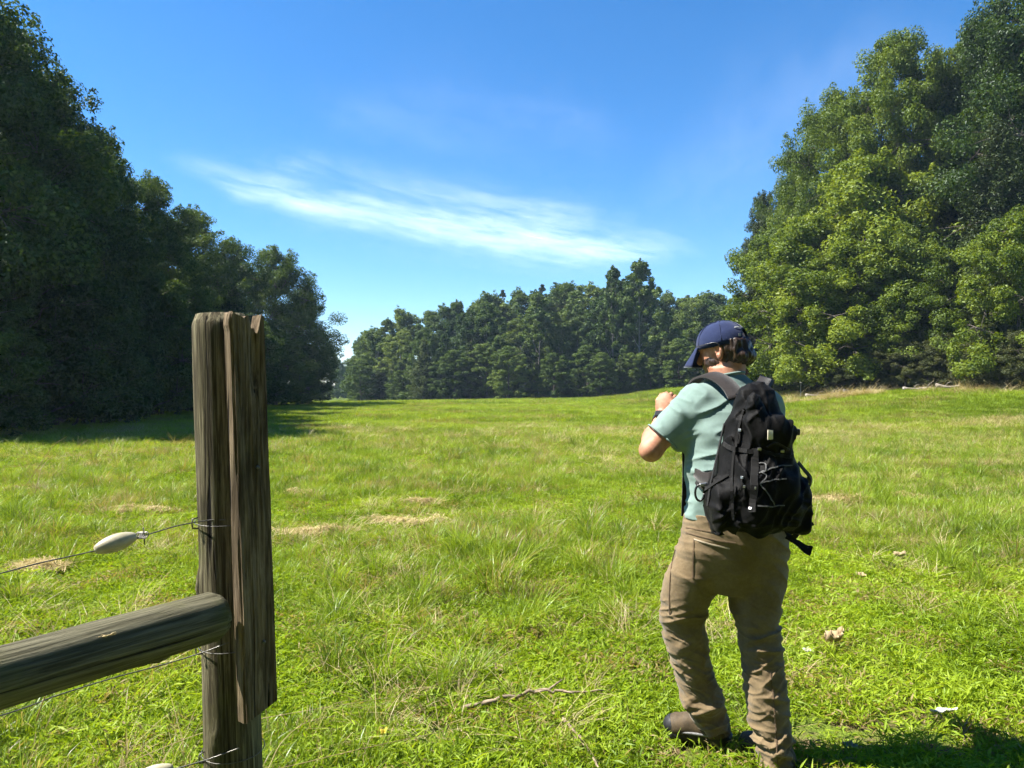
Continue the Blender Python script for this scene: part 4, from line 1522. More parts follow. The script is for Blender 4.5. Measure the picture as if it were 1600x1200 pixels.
        So.cap(q(.16, 0, .03), q(.42, 0, .03), .044, .041, 0)
        So.cap(q(.42, 0, .03), q(.80, .004, .03), .041, .051, .01)
        So.plane_cut(q(0, 0, .046), (0, 0, 1))
        So.plane_cut(q(0, 0, .004), (0, 0, -1))
        So.displace(lambda x, y, z: .006 * (np.sin(((x - heel[0]) * f[0] + (y - heel[1]) * f[1]) * 230) > .3) * (z < .024), .012)
        o = obj('sole', So.mesh('sole'), M_RUBBER, bo)
        o.location = (0, 0, 0)
        mb = MB()
        pts = [q(.5 + .5 * math.cos(a) * 1.0, .0475 * math.sin(a) * (1 + .12 * math.cos(a)), .044 + .004 * math.sin(3 * a)) for a in np.linspace(0, 2 * math.pi, 49)]
        mb.add(*tube(pts, .006, 6))
        o = obj('midsole_welt', mb.mesh('midsole_welt'), M_MIDSOLE, bo)
        o.location = (0, 0, 0)
        T = Field(c - [.26, .26, .0], c + [.26, .26, .2], 0.0045)
        T.ell(q(.80, 0, .058), A, (.067, .051, .047), .0)
        T.plane_cut(q(.86, 0, .06), -f + up * .45)
        T.plane_cut(q(0, 0, .036), (0, 0, -1))
        o = obj('toe_cap', T.mesh('toe_cap'), M_RUBBER, bo)
        o.location = (0, 0, 0)
        mb = MB()
        for k in range(4):
            t = .42 + .07 * k
            P0 = [q(t, -.026, .118 - .02 * k), q(t + .01, 0, .133 - .021 * k), q(t, .026, .118 - .02 * k)]
            mb.add(*tube(spline(P0, 7), .0028, 5))
        o = obj('lace', mb.mesh('lace'), M_CORD, bo)
        o.location = (0, 0, 0)
    boot((.930, 3.285), (.672, 3.385), float(gz(.8, 3.33)) + .022)
    boot((1.105, 3.045), (.985, 3.295), float(gz(1.05, 3.15)))

    # ---- cap
    cp = R(9)
    CF = np.array([-math.sin(hy) * math.cos(cp), math.cos(hy) * math.cos(cp), -math.sin(cp)])
    CU = np.cross(HR, CF)
    cc = HC + HU * .022 - CF * .002

    def cl(x, y, z):
        return cc + HR * x + CF * y + CU * z
    nu, nv = 64, 18
    verts, keep = [], []
    for j in range(nv + 1):
        ph = j / nv * math.pi / 2
        for i in range(nu):
            th = 2 * math.pi * i / nu
            pan = 1 + .006 * abs(math.sin(3 * th)) * math.cos(ph)
            r0, r1, r2 = .090 * pan, .111 * pan, .098
            cosp = math.cos(ph) ** .92
            zz = r2 * math.sin(ph) ** .95
            if j == 0:
                zz = -.012
            verts.append(cl(r0 * cosp * math.cos(th), r1 * cosp * math.sin(th), zz + (vnoise(th * 2, ph * 3, 0, 4) - .5) * .006))
    faces = []
    for j in range(nv):
        for i in range(nu):
            th = (2 * math.pi * (i + .5) / nu) % (2 * math.pi)
            da = abs((th - 1.5 * math.pi + math.pi) % (2 * math.pi) - math.pi)
            zz = .098 * math.sin((j + .5) / nv * math.pi / 2)
            hole = (da / .36) ** 2 + ((zz - .012) / .040) ** 2 < 1 and j > 0
            if not hole:
                faces.append((j * nu + i, j * nu + (i + 1) % nu, (j + 1) * nu + (i + 1) % nu, (j + 1) * nu + i))
    me = mesh_np('cap', verts, faces, True)
    capo = obj('cap', me, M_CAP, root)
    sm = capo.modifiers.new('cloth', 'SOLIDIFY')
    sm.thickness = .003
    sm.offset = -1
    mb = MB()
    V, Fc = [], []
    n1, n2 = 22, 8
    for k in range(n2 + 1):
        t = k / n2
        for i in range(n1 + 1):
            a = R(50 + 80 * i / n1)
            ex = 1 + .62 * t * math.sin(a) ** 1.4
            x = .091 * math.cos(a) * (1 + .08 * t)
            y = .111 * math.sin(a) * ex
            z = -.004 - .070 * t - .010 * abs(x / .09) ** 2 * (1 + t) + .006
            V.append(cl(x, y, z))
    for k in range(n2):
        for i in range(n1):
            a = k * (n1 + 1) + i
            Fc.append((a, a + 1, a + n1 + 2, a + n1 + 1))
    br = obj('brim', mesh_np('brim', V, Fc, True), M_CAP, capo)
    br.location = (0, 0, 0)
    sm = br.modifiers.new('stiffener', 'SOLIDIFY')
    sm.thickness = .004
    mb = MB()
    mb.add(*tube([V[n2 * (n1 + 1) + i] for i in range(n1 + 1)], .0032, 6))
    o = obj('brim_edge', mb.mesh('brim_edge'), M_CAPU, capo)
    o.location = (0, 0, 0)
    mb = MB()
    mb.add(*tube([cl(0, 0, .094), cl(0, 0, .099), cl(0, 0, .1015)], [.008, .0075, .003], 10))
    o = obj('cap_button', mb.mesh('cap_button'), M_CAP, capo)
    o.location = (0, 0, 0)
    mb = MB()
    st = [cl(.0925 * math.cos(a), .1135 * math.sin(a), .002) for a in np.linspace(R(245), R(295), 14)]
    nr = [HR * math.cos(a) + CF * math.sin(a) for a in np.linspace(R(245), R(295), 14)]
    mb.add(*ribbon(st, nr, .018, .003))
    o = obj('closure_strap', mb.mesh('closure_strap', False), M_CAP, capo)
    o.location = (0, 0, 0)
    mb = MB()
    a0 = R(236)
    mb.add(*box_v(cl(.094 * math.cos(a0), .115 * math.sin(a0), .020), HR * -math.sin(a0) + CF * math.cos(a0), CU, HR * math.cos(a0) + CF * math.sin(a0), .006, .006, .002, .001))
    o = obj('buckle', mb.mesh('buckle', False), M_METAL, capo)
    o.location = (0, 0, 0)
    mb = MB()
    arc = [cl(.0935 * math.cos(a) * .86, .1150 * math.sin(a) * .86, .052 + .003 * math.cos(6 * a)) for a in np.linspace(R(232), R(250), 7)]
    mb.add(*tube(arc, .0016, 5))
    o = obj('stitched_mark', mb.mesh('stitched_mark'), M_WHITE, capo)
    o.location = (0, 0, 0)
    # six panel seams
    for k in range(6):
        th = 2 * math.pi * (k + .25) / 6
        pts = []
        for ph in np.linspace(.05, 1.5, 12):
            cosp = math.cos(ph) ** .92
            zz = .098 * math.sin(ph) ** .95
            da = abs((th - 1.5 * math.pi + math.pi) % (2 * math.pi) - math.pi)
            if da < .36 and zz < .05:
                continue
            pts.append(cl(.0912 * cosp * math.cos(th), .1122 * cosp * math.sin(th), zz + .001))
        mb = MB()
        mb.add(*tube(pts, .0014, 4))
        o = obj('panel_seam', mb.mesh('panel_seam'), M_CAP, capo)
        o.location = (0, 0, 0)
    # ---- wrist watch
    ad = (WR_L - EL_L) / np.linalg.norm(WR_L - EL_L)
    wc = WR_L - ad * .034
    _, u, w = frame(ad)
    ring = [wc + (u * math.cos(a) + w * math.sin(a)) * .0345 for a in np.linspace(0, 2 * math.pi, 29)]
    nrm = [(u * math.cos(a) + w * math.sin(a)) for a in np.linspace(0, 2 * math.pi, 29)]
    mb = MB()
    mb.add(*ribbon(ring, nrm, .021, .004))
    wb = obj('watch_strap', mb.mesh('watch_strap', False), M_PLASTIC, root)
    tocam = np.array([-.45, -.88, .1])
    tocam = tocam - ad * (tocam @ ad)
    tocam /= np.linalg.norm(tocam)
    mb = MB()
    mb.add(*box_v(wc + tocam * .039, np.cross(ad, tocam), ad, tocam, .018, .019, .0055, .003))
    wk = obj('watch_case', mb.mesh('watch_case', False), M_PLASTIC, wb)
    wk.location = (0, 0, 0)
    # ---- sunglasses arm over the ear
    mb = MB()
    for s in (-1,):
        mb.add(*tube(spline([hl(s * .090, -.022, .000), hl(s * .091, -.008, .022), hl(s * .090, .03, .028), hl(s * .080, .085, .030)], 12), .0018, 5))
    obj('sunglasses_arm', mb.mesh('sunglasses_arm'), M_PLASTIC, root)
    return root, shirt, lay, tree_of


PERSON, SHIRT, LAY, TREE_OF = build_person()


# ------------------------------------------------------------------ the backpack
def build_backpack():
    c0 = np.array([.925, 2.925, 1.01])
    root = empty('backpack', tuple(c0), 'black nylon backpack with cords and dangling straps worn on the person\'s back', 'backpack')
    RR, UP = -BL, np.array([0, 0, 1.0])

    def q(r, b, z):
        return np.array([.925, 2.925, 0]) + RR * r + BB * b + UP * z
    lean = lambda z: -.055 * (z - 1.25)            # the top leans towards the neck
    K = Field((.64, 2.62, .96), (1.24, 3.22, 1.62), 0.005)

    def sec(z, a, b, dx=0.0):
        p = q(dx, lean(z), z)
        return (z, p[0], p[1], a, b)
    K.loft([sec(1.005, .135, .085), sec(1.03, .158, .108), sec(1.10, .166, .118), sec(1.20, .156, .118), sec(1.31, .127, .105), sec(1.40, .103, .092), sec(1.48, .082, .075), sec(1.53, .062, .055), sec(1.555, .03, .03)], YAW, .02, 2.5)
    A = np.array([RR, BB, UP])
    K.ell(q(.015, .105, 1.145), A, (.098, .048, .110), .025, power=2.8)      # front pocket
    K.ell(q(.022, .098 + lean(1.36), 1.375), A, (.070, .036, .062), .02, power=2.6)       # upper pocket with flap
    K.ell(q(-.045, .088 + lean(1.42), 1.43), A, (.035, .03, .075), .02)      # bulge beside the handle
    K.ell(q(-.155, .015, 1.09), A, (.034, .075, .085), .02, power=2.6)       # side pockets
    K.ell(q(.155, .015, 1.09), A, (.030, .075, .085), .02, power=2.6)

    def kf(x, y, z):
        r = (x - .925) * RR[0] + (y - 2.925) * RR[1]
        side = sstep(-.02, -.09, r)
        f = -.013 * folds(x, y, z, (.95, .2, .28), 30, 5, 41, 1.4) * (.35 + .65 * side)
        f += -.010 * folds(x, y, z, (.8, .1, -.5), 34, 8, 43, 1.4)
        f += -.006 * folds(x, y, z, (.2, .1, 1), 40, 9, 47, 1.3) * sstep(1.2, 1.05, z)
        return f + (vnoise(x * 20, y * 20, z * 16, 44) - .5) * .016
    K.displace(kf, .04)
    body = obj('main_compartment', K.mesh('main_compartment'), M_PACK, root)
    body.location = -root.location
    b = TREE_OF(body.data)

    def put(name, mesh, mat, par=root):
        o = obj(name, mesh, mat, par)
        o.location = -root.location if par is root else (0, 0, 0)
        return o

    def lay(name, pts, width, thick, mat, n=14, off=.002, par=root):
        dense = spline(np.array([(x, y, 0.0) for x, y in pts]), n)[:, :2]
        out, nor = [], []
        o = Vector((0, 0, 1.54))
        for px, py in dense:
            t = Vector(W(px, py, 2.8))
            h = b.ray_cast(o, (t - o).normalized())
            if h[0] is not None:
                out.append(np.array(h[0] + h[1] * off))
                nor.append(np.array(h[1]))
        if len(out) < 2:
            return None
        nor = np.array(nor)
        nor = np.array([nor[max(0, i - 2):i + 3].mean(0) for i in range(len(nor))])
        m = MB()
        m.add(*ribbon(out, nor, width, thick))
        return put(name, m.mesh(name, False), mat, par)
    # padded shoulder straps
    def strap(name, pts, nrm, wd, th, mat):
        P = spline(pts, 30)
        C = np.array([.91, 3.2, 0])
        N = []
        for p in P:
            n = p - np.array([C[0], C[1], min(p[2], 1.40)])
            n[2] = max(n[2], 0) * 1.8
            N.append(n / (np.linalg.norm(n) + 1e-6))
        m = MB()
        m.add(*ribbon(P, N, wd, th))
        return put(name, m.mesh(name, True), mat)
    strap('shoulder_strap', [W(1151, 622, 2.97), W(1142, 606, 3.03), W(1126, 592, 3.10), W(1108, 586, 3.18), W(1090, 592, 3.27), W(1079, 612, 3.335), W(1074, 650, 3.365), W(1073, 700, 3.36)], None, .062, .013, M_STRAPPAD)
    strap('shoulder_strap', [W(1184, 628, 2.95), W(1190, 610, 3.02), W(1195, 597, 3.10), W(1199, 592, 3.2), W(1197, 600, 3.30), W(1194, 630, 3.36)], None, .060, .013, M_STRAPPAD)
    mb = MB()
    mb.add(*ribbon(spline([W(1073, 690, 3.362), W(1074, 740, 3.365), W(1072, 806, 3.37)], 10), [(-.25, 1, 0)] * 10, .048, .006))
    put('hanging_strap', mb.mesh('hanging_strap', False), M_WEB)
    mb = MB()
    mb.add(*ribbon(spline([W(1074, 700, 3.35), W(1076, 730, 3.24), W(1088, 752, 3.10), W(1104, 764, 3.0)], 14), [(-.9, -.35, .1)] * 14, .024, .004))
    put('strap_webbing', mb.mesh('strap_webbing', False), M_WEB)
    # hip wing with buckle
    mb = MB()
    mb.add(*ribbon(spline([W(1112, 752, 2.96), W(1098, 748, 3.02), W(1086, 738, 3.10)], 8), [(-.8, -.6, 0)] * 8, [.075, .07, .062, .056, .05, .045, .04, .035], .010))
    put('side_wing', mb.mesh('side_wing', True), M_STRAPPAD)
    mb = MB()
    ringp = [W(1093, 770, 2.93) + np.array([.016 * math.cos(a), -.004 * math.cos(a), .030 * math.sin(a)]) for a in np.linspace(0, 2 * math.pi, 21)]
    mb.add(*tube(ringp, .0045, 6))
    put('buckle', mb.mesh('buckle'), M_PLASTIC)
    mb = MB()
    mb.add(*box_v(W(1099, 757, 2.92), (1, 0, .2), (0, 1, 0), (-.2, 0, 1), .014, .004, .006, .002))
    put('buckle', mb.mesh('buckle', False), M_METAL)
    # haul handle
    mb = MB()
    mb.add(*ribbon(spline([W(1153, 617, 2.93), W(1163, 606, 2.94), W(1176, 607, 2.94), W(1184, 622, 2.93)], 14), [(0, -.4, .9)] * 14, .022, .006))
    put('haul_handle', mb.mesh('haul_handle', False), M_WEB)
    # compression webbing, zips and trim laid onto the cloth
    lay('webbing', [(1180, 700), (1179, 730), (1178, 765), (1176, 800)], .026, .004, M_WEB, 16, .004)
    lay('zip', [(1143, 618), (1133, 660), (1124, 700), (1113, 745), (1106, 790)], .012, .004, M_WEB, 20, .002)
    lay('zip', [(1162, 640), (1152, 680), (1146, 720), (1143, 770), (1146, 812)], .010, .004, M_WEB, 20, .002)
    lay('pocket_edge', [(1188, 703), (1210, 710), (1238, 714)], .012, .005, M_WEB, 12, .003)
    lay('flap_edge', [(1198, 698), (1212, 692), (1232, 702)], .007, .006, M_STRAPPAD, 12, .003)
    lay('side_pocket_edge', [(1098, 768), (1115, 757), (1138, 742)], .012, .005, M_WEB, 12, .003)
    lay('compression_strap', [(1128, 690), (1142, 700), (1160, 704), (1178, 706)], .017, .004, M_WEB, 12, .004)
    for pts in ([(1190, 738), (1212, 730), (1236, 727)], [(1186, 756), (1206, 750), (1228, 748)], [(1184, 790), (1204, 791), (1224, 789)], [(1190, 738), (1198, 745), (1186, 756)], [(1186, 756), (1200, 772), (1210, 790)], [(1186, 724), (1196, 726), (1195, 736), (1186, 740)]):
        lay('bungee_cord', pts, .004, .004, M_CORD, 12, .004)
    lay('logo_patch', [(1203, 672), (1203, 678), (1203, 686)], .020, .003, M_CREAM, 8, .003)
    for px, py in ((1186, 701), (1180, 762), (1173, 795), (1157, 672), (1161, 746), (1162, 760), (1222, 704)):
        h = b.ray_cast(Vector((0, 0, 1.54)), (Vector(W(px, py, 2.8)) - Vector((0, 0, 1.54))).normalized())
        if h[0] is not None:
            n = np.array(h[1])
            _, u, w = frame(n)
            mb = MB()
            mb.add(*box_v(np.array(h[0]) + n * .005, u, w, n, .0065, .005, .003, .001))
            put('cord_lock' if px > 1165 else 'zip_pull', mb.mesh('cord_lock', False), M_METAL)
    # zip pull cords and loose folds
    for px, py in ((1157, 676), (1161, 748), (1163, 764), (1150, 760)):
        lay('pull_cord', [(px, py), (px - 1, py + 9), (px - 4, py + 18)], .005, .004, M_WEB, 8, .006)
    # loops and tails on the far side
    mb = MB()
    mb.add(*ribbon(spline([W(1247, 722, 2.92), W(1258, 736, 2.92), W(1267, 748, 2.93), W(1264, 762, 2.94), W(1256, 780, 2.95)], 16), [(.8, -.6, 0)] * 16, .018, .004))
    put('side_strap', mb.mesh('side_strap', False), M_WEB)
    mb = MB()
    mb.add(*box_v(W(1245, 675, 2.96), (1, 0, 0), (0, 1, 0), (0, 0, 1), .011, .008, .012, .003))
    put('side_buckle', mb.mesh('side_buckle', False), M_PLASTIC)
    mb = MB()
    mb.add(*box_v(W(1264, 750, 2.93), (1, 0, 0), (0, 1, 0), (0, 0, 1), .008, .006, .014, .003))
    put('side_buckle', mb.mesh('side_buckle', False), M_PLASTIC)
    mb = MB()
    mb.add(*ribbon(spline([W(1252, 800, 2.96), W(1258, 812, 2.95), W(1261, 820, 2.94), W(1271, 818, 2.93)], 10), [(.2, -1, .1)] * 10, .013, .003))
    put('strap_tail', mb.mesh('strap_tail', False), M_WEB)
    mb = MB()
    mb.add(*ribbon(spline([W(1222, 812, 3.06), W(1236, 840, 3.02), W(1250, 826, 3.0)], 12), [(.2, -1, .2)] * 12, .022, .003))
    put('strap_tail', mb.mesh('strap_tail', False), M_WEB)
    mb = MB()
    mb.add(*ribbon(spline([W(1228, 838, 3.05), W(1246, 848, 3.02), W(1258, 857, 3.0), W(1268, 861, 2.99)], 10), [(.25, -1, .3)] * 10, [.018, .02, .022, .024, .027, .03, .034, .038, .04, .040], .004))
    put('hip_belt_tail', mb.mesh('hip_belt_tail', False), M_WEB)


build_backpack()


# ------------------------------------------------------------------ the fence corner
M_POST = wood_mat('post_timber', (0.29, 0.26, 0.16), (0.066, 0.055, 0.031), (0.012, 0.0095, 0.006), 0.35)
M_BOARD = wood_mat('board_timber', (0.30, 0.23, 0.15), (0.105, 0.076, 0.043), (0.024, 0.017, 0.010), 0.15)
M_RAIL = wood_mat('rail_timber', (0.20, 0.185, 0.12), (0.085, 0.078, 0.046), (0.026, 0.024, 0.014), 0.6)
M_WIRE = solid_mat('fence_wire', (0.09, 0.085, 0.08), (0.17, 0.165, 0.15), 120.0, 0.45, 0.1, metal=0.7)
M_INSUL = solid_mat('insulator_plastic', (0.34, 0.31, 0.20), (0.46, 0.42, 0.29), 40.0, 0.45, 0.15, spec=0.4)


def log_mesh(name, L, r0, r1, seed, n=40, m=60, ends=True, knots=()):
    """a round timber along local Z with checks and swellings"""
    v, f = [], []
    for j in range(m + 1):
        z = L * j / m
        r = r0 + (r1 - r0) * j / m
        for i in range(n):
            a = 2 * math.pi * i / n
            rr = r * (1 + .05 * (float(vnoise(math.cos(a) * 1.5 + 5, math.sin(a) * 1.5 + 5, z * 2.2, seed)) - .5) * 2 + .022 * (float(vnoise(math.cos(a) * 9 + 20, math.sin(a) * 9 + 20, z * 1.6, seed + 3)) - .5) * 2)
            for ka, kz, ks in knots:
                d = ((abs((a - ka + math.pi) % (2 * math.pi) - math.pi)) * r / ks) ** 2 + ((z - kz) / (ks * 1.6)) ** 2
                rr += .010 * math.exp(-d)
            bev = min(z, L - z)
            if bev < .012:
                rr -= (.012 - bev) * .7
            v.append((rr * math.cos(a), rr * math.sin(a), z))
    for j in range(m):
        for i in range(n):
            f.append((j * n + i, j * n + (i + 1) % n, (j + 1) * n + (i + 1) % n, (j + 1) * n + i))
    for j, zz, fl in ((0, -.002, True), (m, L + .004, False)):
        b = len(v)
        v.append((0, 0, zz))
        for i in range(n):
            t = (j * n + i, j * n + (i + 1) % n, b)
            f.append(t[::-1] if fl else t)
    return mesh_np(name, v, f, True)


def place_between(o, a, b):
    a, b = Vector(a), Vector(b)
    o.rotation_euler = (b - a).to_track_quat('Z', 'X').to_euler()
    return o


def build_fence():
    foot = np.array([-.600, 1.75, float(gz(-.6, 1.75))])
    root = empty('wooden_fence', tuple(foot), 'weathered wooden fence corner with round post, nailed board, rail and wires', 'fence')
    top = W(344, 491, 1.75)
    base = np.array([-.598, 1.75, foot[2] - .25])
    L = float(np.linalg.norm(top - base))
    po = obj('post', log_mesh('post', L, .0655, .0600, 3, 48, 80, knots=[(3.6, 1.35, .02), (4.4, 1.02, .016), (3.4, .75, .02)]), M_POST, root, Vector(base - foot))
    place_between(po, base, top)
    # the board: a split, rotten-topped plank nailed to the post
    dt, db = 1.615, 1.60
    A_t, A_b = W(362, 495, dt), W(385, 1125, db)
    zax = A_t - A_b
    Lb = np.linalg.norm(zax)
    zax /= Lb
    ang = R(47)
    wdir = np.array([math.cos(ang), math.sin(ang), 0])
    wdir -= zax * (wdir @ zax)
    wdir /= np.linalg.norm(wdir)
    tdir = np.cross(zax, wdir)                     # away from the camera, to the left
    if tdir[1] < 0:
        tdir = -tdir
    Wd, T = .077, .040
    nu, nz, nt_ = 22, 70, 5
    v, f = [], []

    def topz(u, w):                                # ragged upper end
        k = .004 * math.sin(u * 31) + .004 * float(vnoise(u * 18, w * 6, 0, 3))
        k += .006 if u < .2 else 0
        if .52 < u < .84:
            k -= .030 * min(1, (u - .52) / .05, (.84 - u) / .04) * (.7 + .5 * float(vnoise(u * 22, w * 3, 0, 8)))
        if u >= .84:
            k += .010 - .02 * abs(u - .92) / .08
        return k
    idx = {}
    for j in range(nz + 1):
        t = j / nz
        for k in range(nt_ + 1):
            w = k / nt_
            for i in range(nu + 1):
                u = i / nu
                if 0 < i < nu and 0 < k < nt_ and 0 < j < nz:
                    continue
                lo = .030 * (u - .3)
                hi = Lb + topz(u, w)
                s = lo + (hi - lo) * t
                rot = 0.0
                # rotten hollow in the face near the top
                if k == 0:
                    d = ((u - .66) / .16) ** 2 + ((s - (Lb - .085)) / .065) ** 2
                    rot = .012 * math.exp(-d * d)
                    rot += .0025 * float(vnoise(u * 26, s * 5, 0, 12))
                e = .0018 * (float(vnoise(s * 9, i * .7, k, 5)) - .5) * 2
                swell = .004 * math.exp(-((s - Lb + .012) / .012) ** 2) if i == 0 else 0
                bev = .003 if (i in (0, nu)) and (k in (0, nt_)) else 0
                uu = u * Wd - swell + (bev if i == 0 else -bev) * (bev > 0)
                ww = w * T + rot + e * (1 if k == 0 else 0) + (bev if k == 0 else -bev) * (bev > 0)
                idx[(i, k, j)] = len(v)
                v.append(A_b + zax * s + wdir * (uu + e) + tdir * ww)
    g = idx
    for j in range(nz):
        for i in range(nu):
            f.append((g[i, 0, j], g[i + 1, 0, j], g[i + 1, 0, j + 1], g[i, 0, j + 1]))
            f.append((g[i + 1, nt_, j], g[i, nt_, j], g[i, nt_, j + 1], g[i + 1, nt_, j + 1]))
        for k in range(nt_):
            f.append((g[0, k + 1, j], g[0, k, j], g[0, k, j + 1], g[0, k + 1, j + 1]))
            f.append((g[nu, k, j], g[nu, k + 1, j], g[nu, k + 1, j + 1], g[nu, k, j + 1]))
    for i in range(nu):
        for k in range(nt_):
            f.append((g[i, k, nz], g[i + 1, k, nz], g[i + 1, k + 1, nz], g[i, k + 1, nz]))
            f.append((g[i, k + 1, 0], g[i + 1, k + 1, 0], g[i + 1, k, 0], g[i, k, 0]))
    bd = obj('board', mesh_np('board', v, f, False), M_BOARD, root)
    for z in (.18, .62):
        mb = MB()
        c = A_b + zax * Lb * z + wdir * .045 - tdir * .002
        mb.add(*tube([c, c - tdir * .003], [.0042, .0038], 8))
        o = obj('nail', mb.mesh('nail'), M_WIRE, bd)
        o.location = (0, 0, 0)
    # rail (a brace of round timber coming towards the viewer)
    a, b_ = W(342, 960, 1.615), W(0, 1058, 1.26)
    dr = b_ - a
    far = a + dr * 2.6
    rl = obj('rail', log_mesh('rail', float(np.linalg.norm(far - a)), .0500, .052, 9, 40, 60, knots=[(1.2, .25, .03)]), M_RAIL, root, Vector(a - foot))
    place_between(rl, a, far)
    # splintered stub under the rail
    mb = MB()
    s0 = W(232, 1032, 1.52)
    for k in range(5):
        o = np.array([.010 * k - .02, .006 * k, -.004 * (k % 2)])
        mb.add(*tube([s0 + o + [.028, .02, .028], s0 + o + [0, 0, .002], s0 + o + [-.036, -.02, -.012 + .004 * k]], [.012, .010, .003], 6))
    o = obj('splinter', mb.mesh('splinter'), M_RAIL, rl)
    o.parent = root
    o.location = -root.location
    # wires with strain insulators
    def wire(pts, r=.0014, n=26):
        mb = MB()
        mb.add(*tube(spline(pts, n), r, 6))
        return obj('wire', mb.mesh('wire'), M_WIRE, root)

    def insulator(c, d, Ln=.078, r=.0185):
        d = np.asarray(d, float)
        d /= np.linalg.norm(d)
        _, u, w = frame(d)
        v, f = [], []
        n, m = 24, 22
        for j in range(m + 1):
            t = j / m
            rr = r * math.sin(math.pi * (.06 + .88 * t)) ** .55
            for i in range(n):
                a = 2 * math.pi * i / n
                gr = 1 - .45 * math.exp(-((abs((a - 4.2 + math.pi) % (2 * math.pi) - math.pi)) / .28) ** 2) * (.15 < t < .95) - .40 * math.exp(-((abs((a - 1.05 + math.pi) % (2 * math.pi) - math.pi)) / .28) ** 2)
                v.append(c + d * (t - .5) * Ln + (u * math.cos(a) + w * math.sin(a)) * rr * gr)
        for j in range(m):
            for i in range(n):
                f.append((j * n + i, j * n + (i + 1) % n, (j + 1) * n + (i + 1) % n, (j + 1) * n + i))
        f.append(tuple(range(n - 1, -1, -1)))
        f.append(tuple(m * n + k for k in range(n)))
        return obj('insulator', mesh_np('insulator', v, f, True), M_INSUL, root)
    for py, cx in ((812, 350), (1003, 362), (1168, 370)):      # each wire is wrapped round the post and stapled
        zz = W(cx, py, 1.75)[2]
        t_ = (zz - base[2]) / (top[2] - base[2])
        c = base + (top - base) * t_
        mb = MB()
        for q in range(1):
            mb.add(*tube([c + np.array([.0675 * math.cos(t), .0675 * math.sin(t), .004 * q + .003 * math.sin(t)]) for t in np.linspace(0, 2 * math.pi, 33)], .0011, 5))
        obj('wire_wrap', mb.mesh('wire_wrap'), M_WIRE, root)
        mb = MB()
        e = c + np.array([-.052, -.046, .0])
        mb.add(*tube([e + [.004, .006, .012], e + [-.004, -.004, .010], e + [-.005, -.005, 0], e + [-.004, -.004, -.010], e + [.004, .006, -.012]], .0018, 5))
        obj('staple', mb.mesh('staple'), M_WIRE, root)
    wire([W(352, 812, 1.69), W(324, 813, 1.685), W(275, 822, 1.645), W(222, 838, 1.60), W(205, 842, 1.59)])
    wire([W(155, 859, 1.55), W(115, 868, 1.52), W(60, 880, 1.48), W(0, 896, 1.43), W(-90, 918, 1.36), W(-330, 980, 1.18)])
    insulator(W(181, 848, 1.57), W(205, 842, 1.59) - W(155, 859, 1.55))
    mb = MB()
    kn = W(222, 836, 1.60)
    for k in range(5):
        mb.add(*tube([kn + np.array([.004 * k - .008 + .005 * math.cos(t), .005 * math.sin(t), .006 * math.sin(t * 1.0)]) for t in np.linspace(0, 6.3, 10)], .0013, 5))
    mb.add(*tube([kn + [.003, 0, .016], kn + [.004, .001, 0], kn + [.006, 0, -.02]], .0013, 5))
    obj('wire_knot', mb.mesh('wire_knot'), M_WIRE, root)
    wire([W(358, 1003, 1.69), W(320, 1018, 1.68), W(255, 1038, 1.64), W(180, 1058, 1.58), W(90, 1086, 1.50), W(0, 1118, 1.42), W(-300, 1200, 1.2)])
    wire([W(374, 1168, 1.685), W(330, 1184, 1.68), W(290, 1196, 1.66), W(268, 1202, 1.65)], .0016)
    insulator(W(240, 1208, 1.62), np.array([.07, .03, .012]))
    wire([W(212, 1214, 1.6), W(120, 1232, 1.54), W(0, 1262, 1.46), W(-200, 1300, 1.3)], .0014)


build_fence()


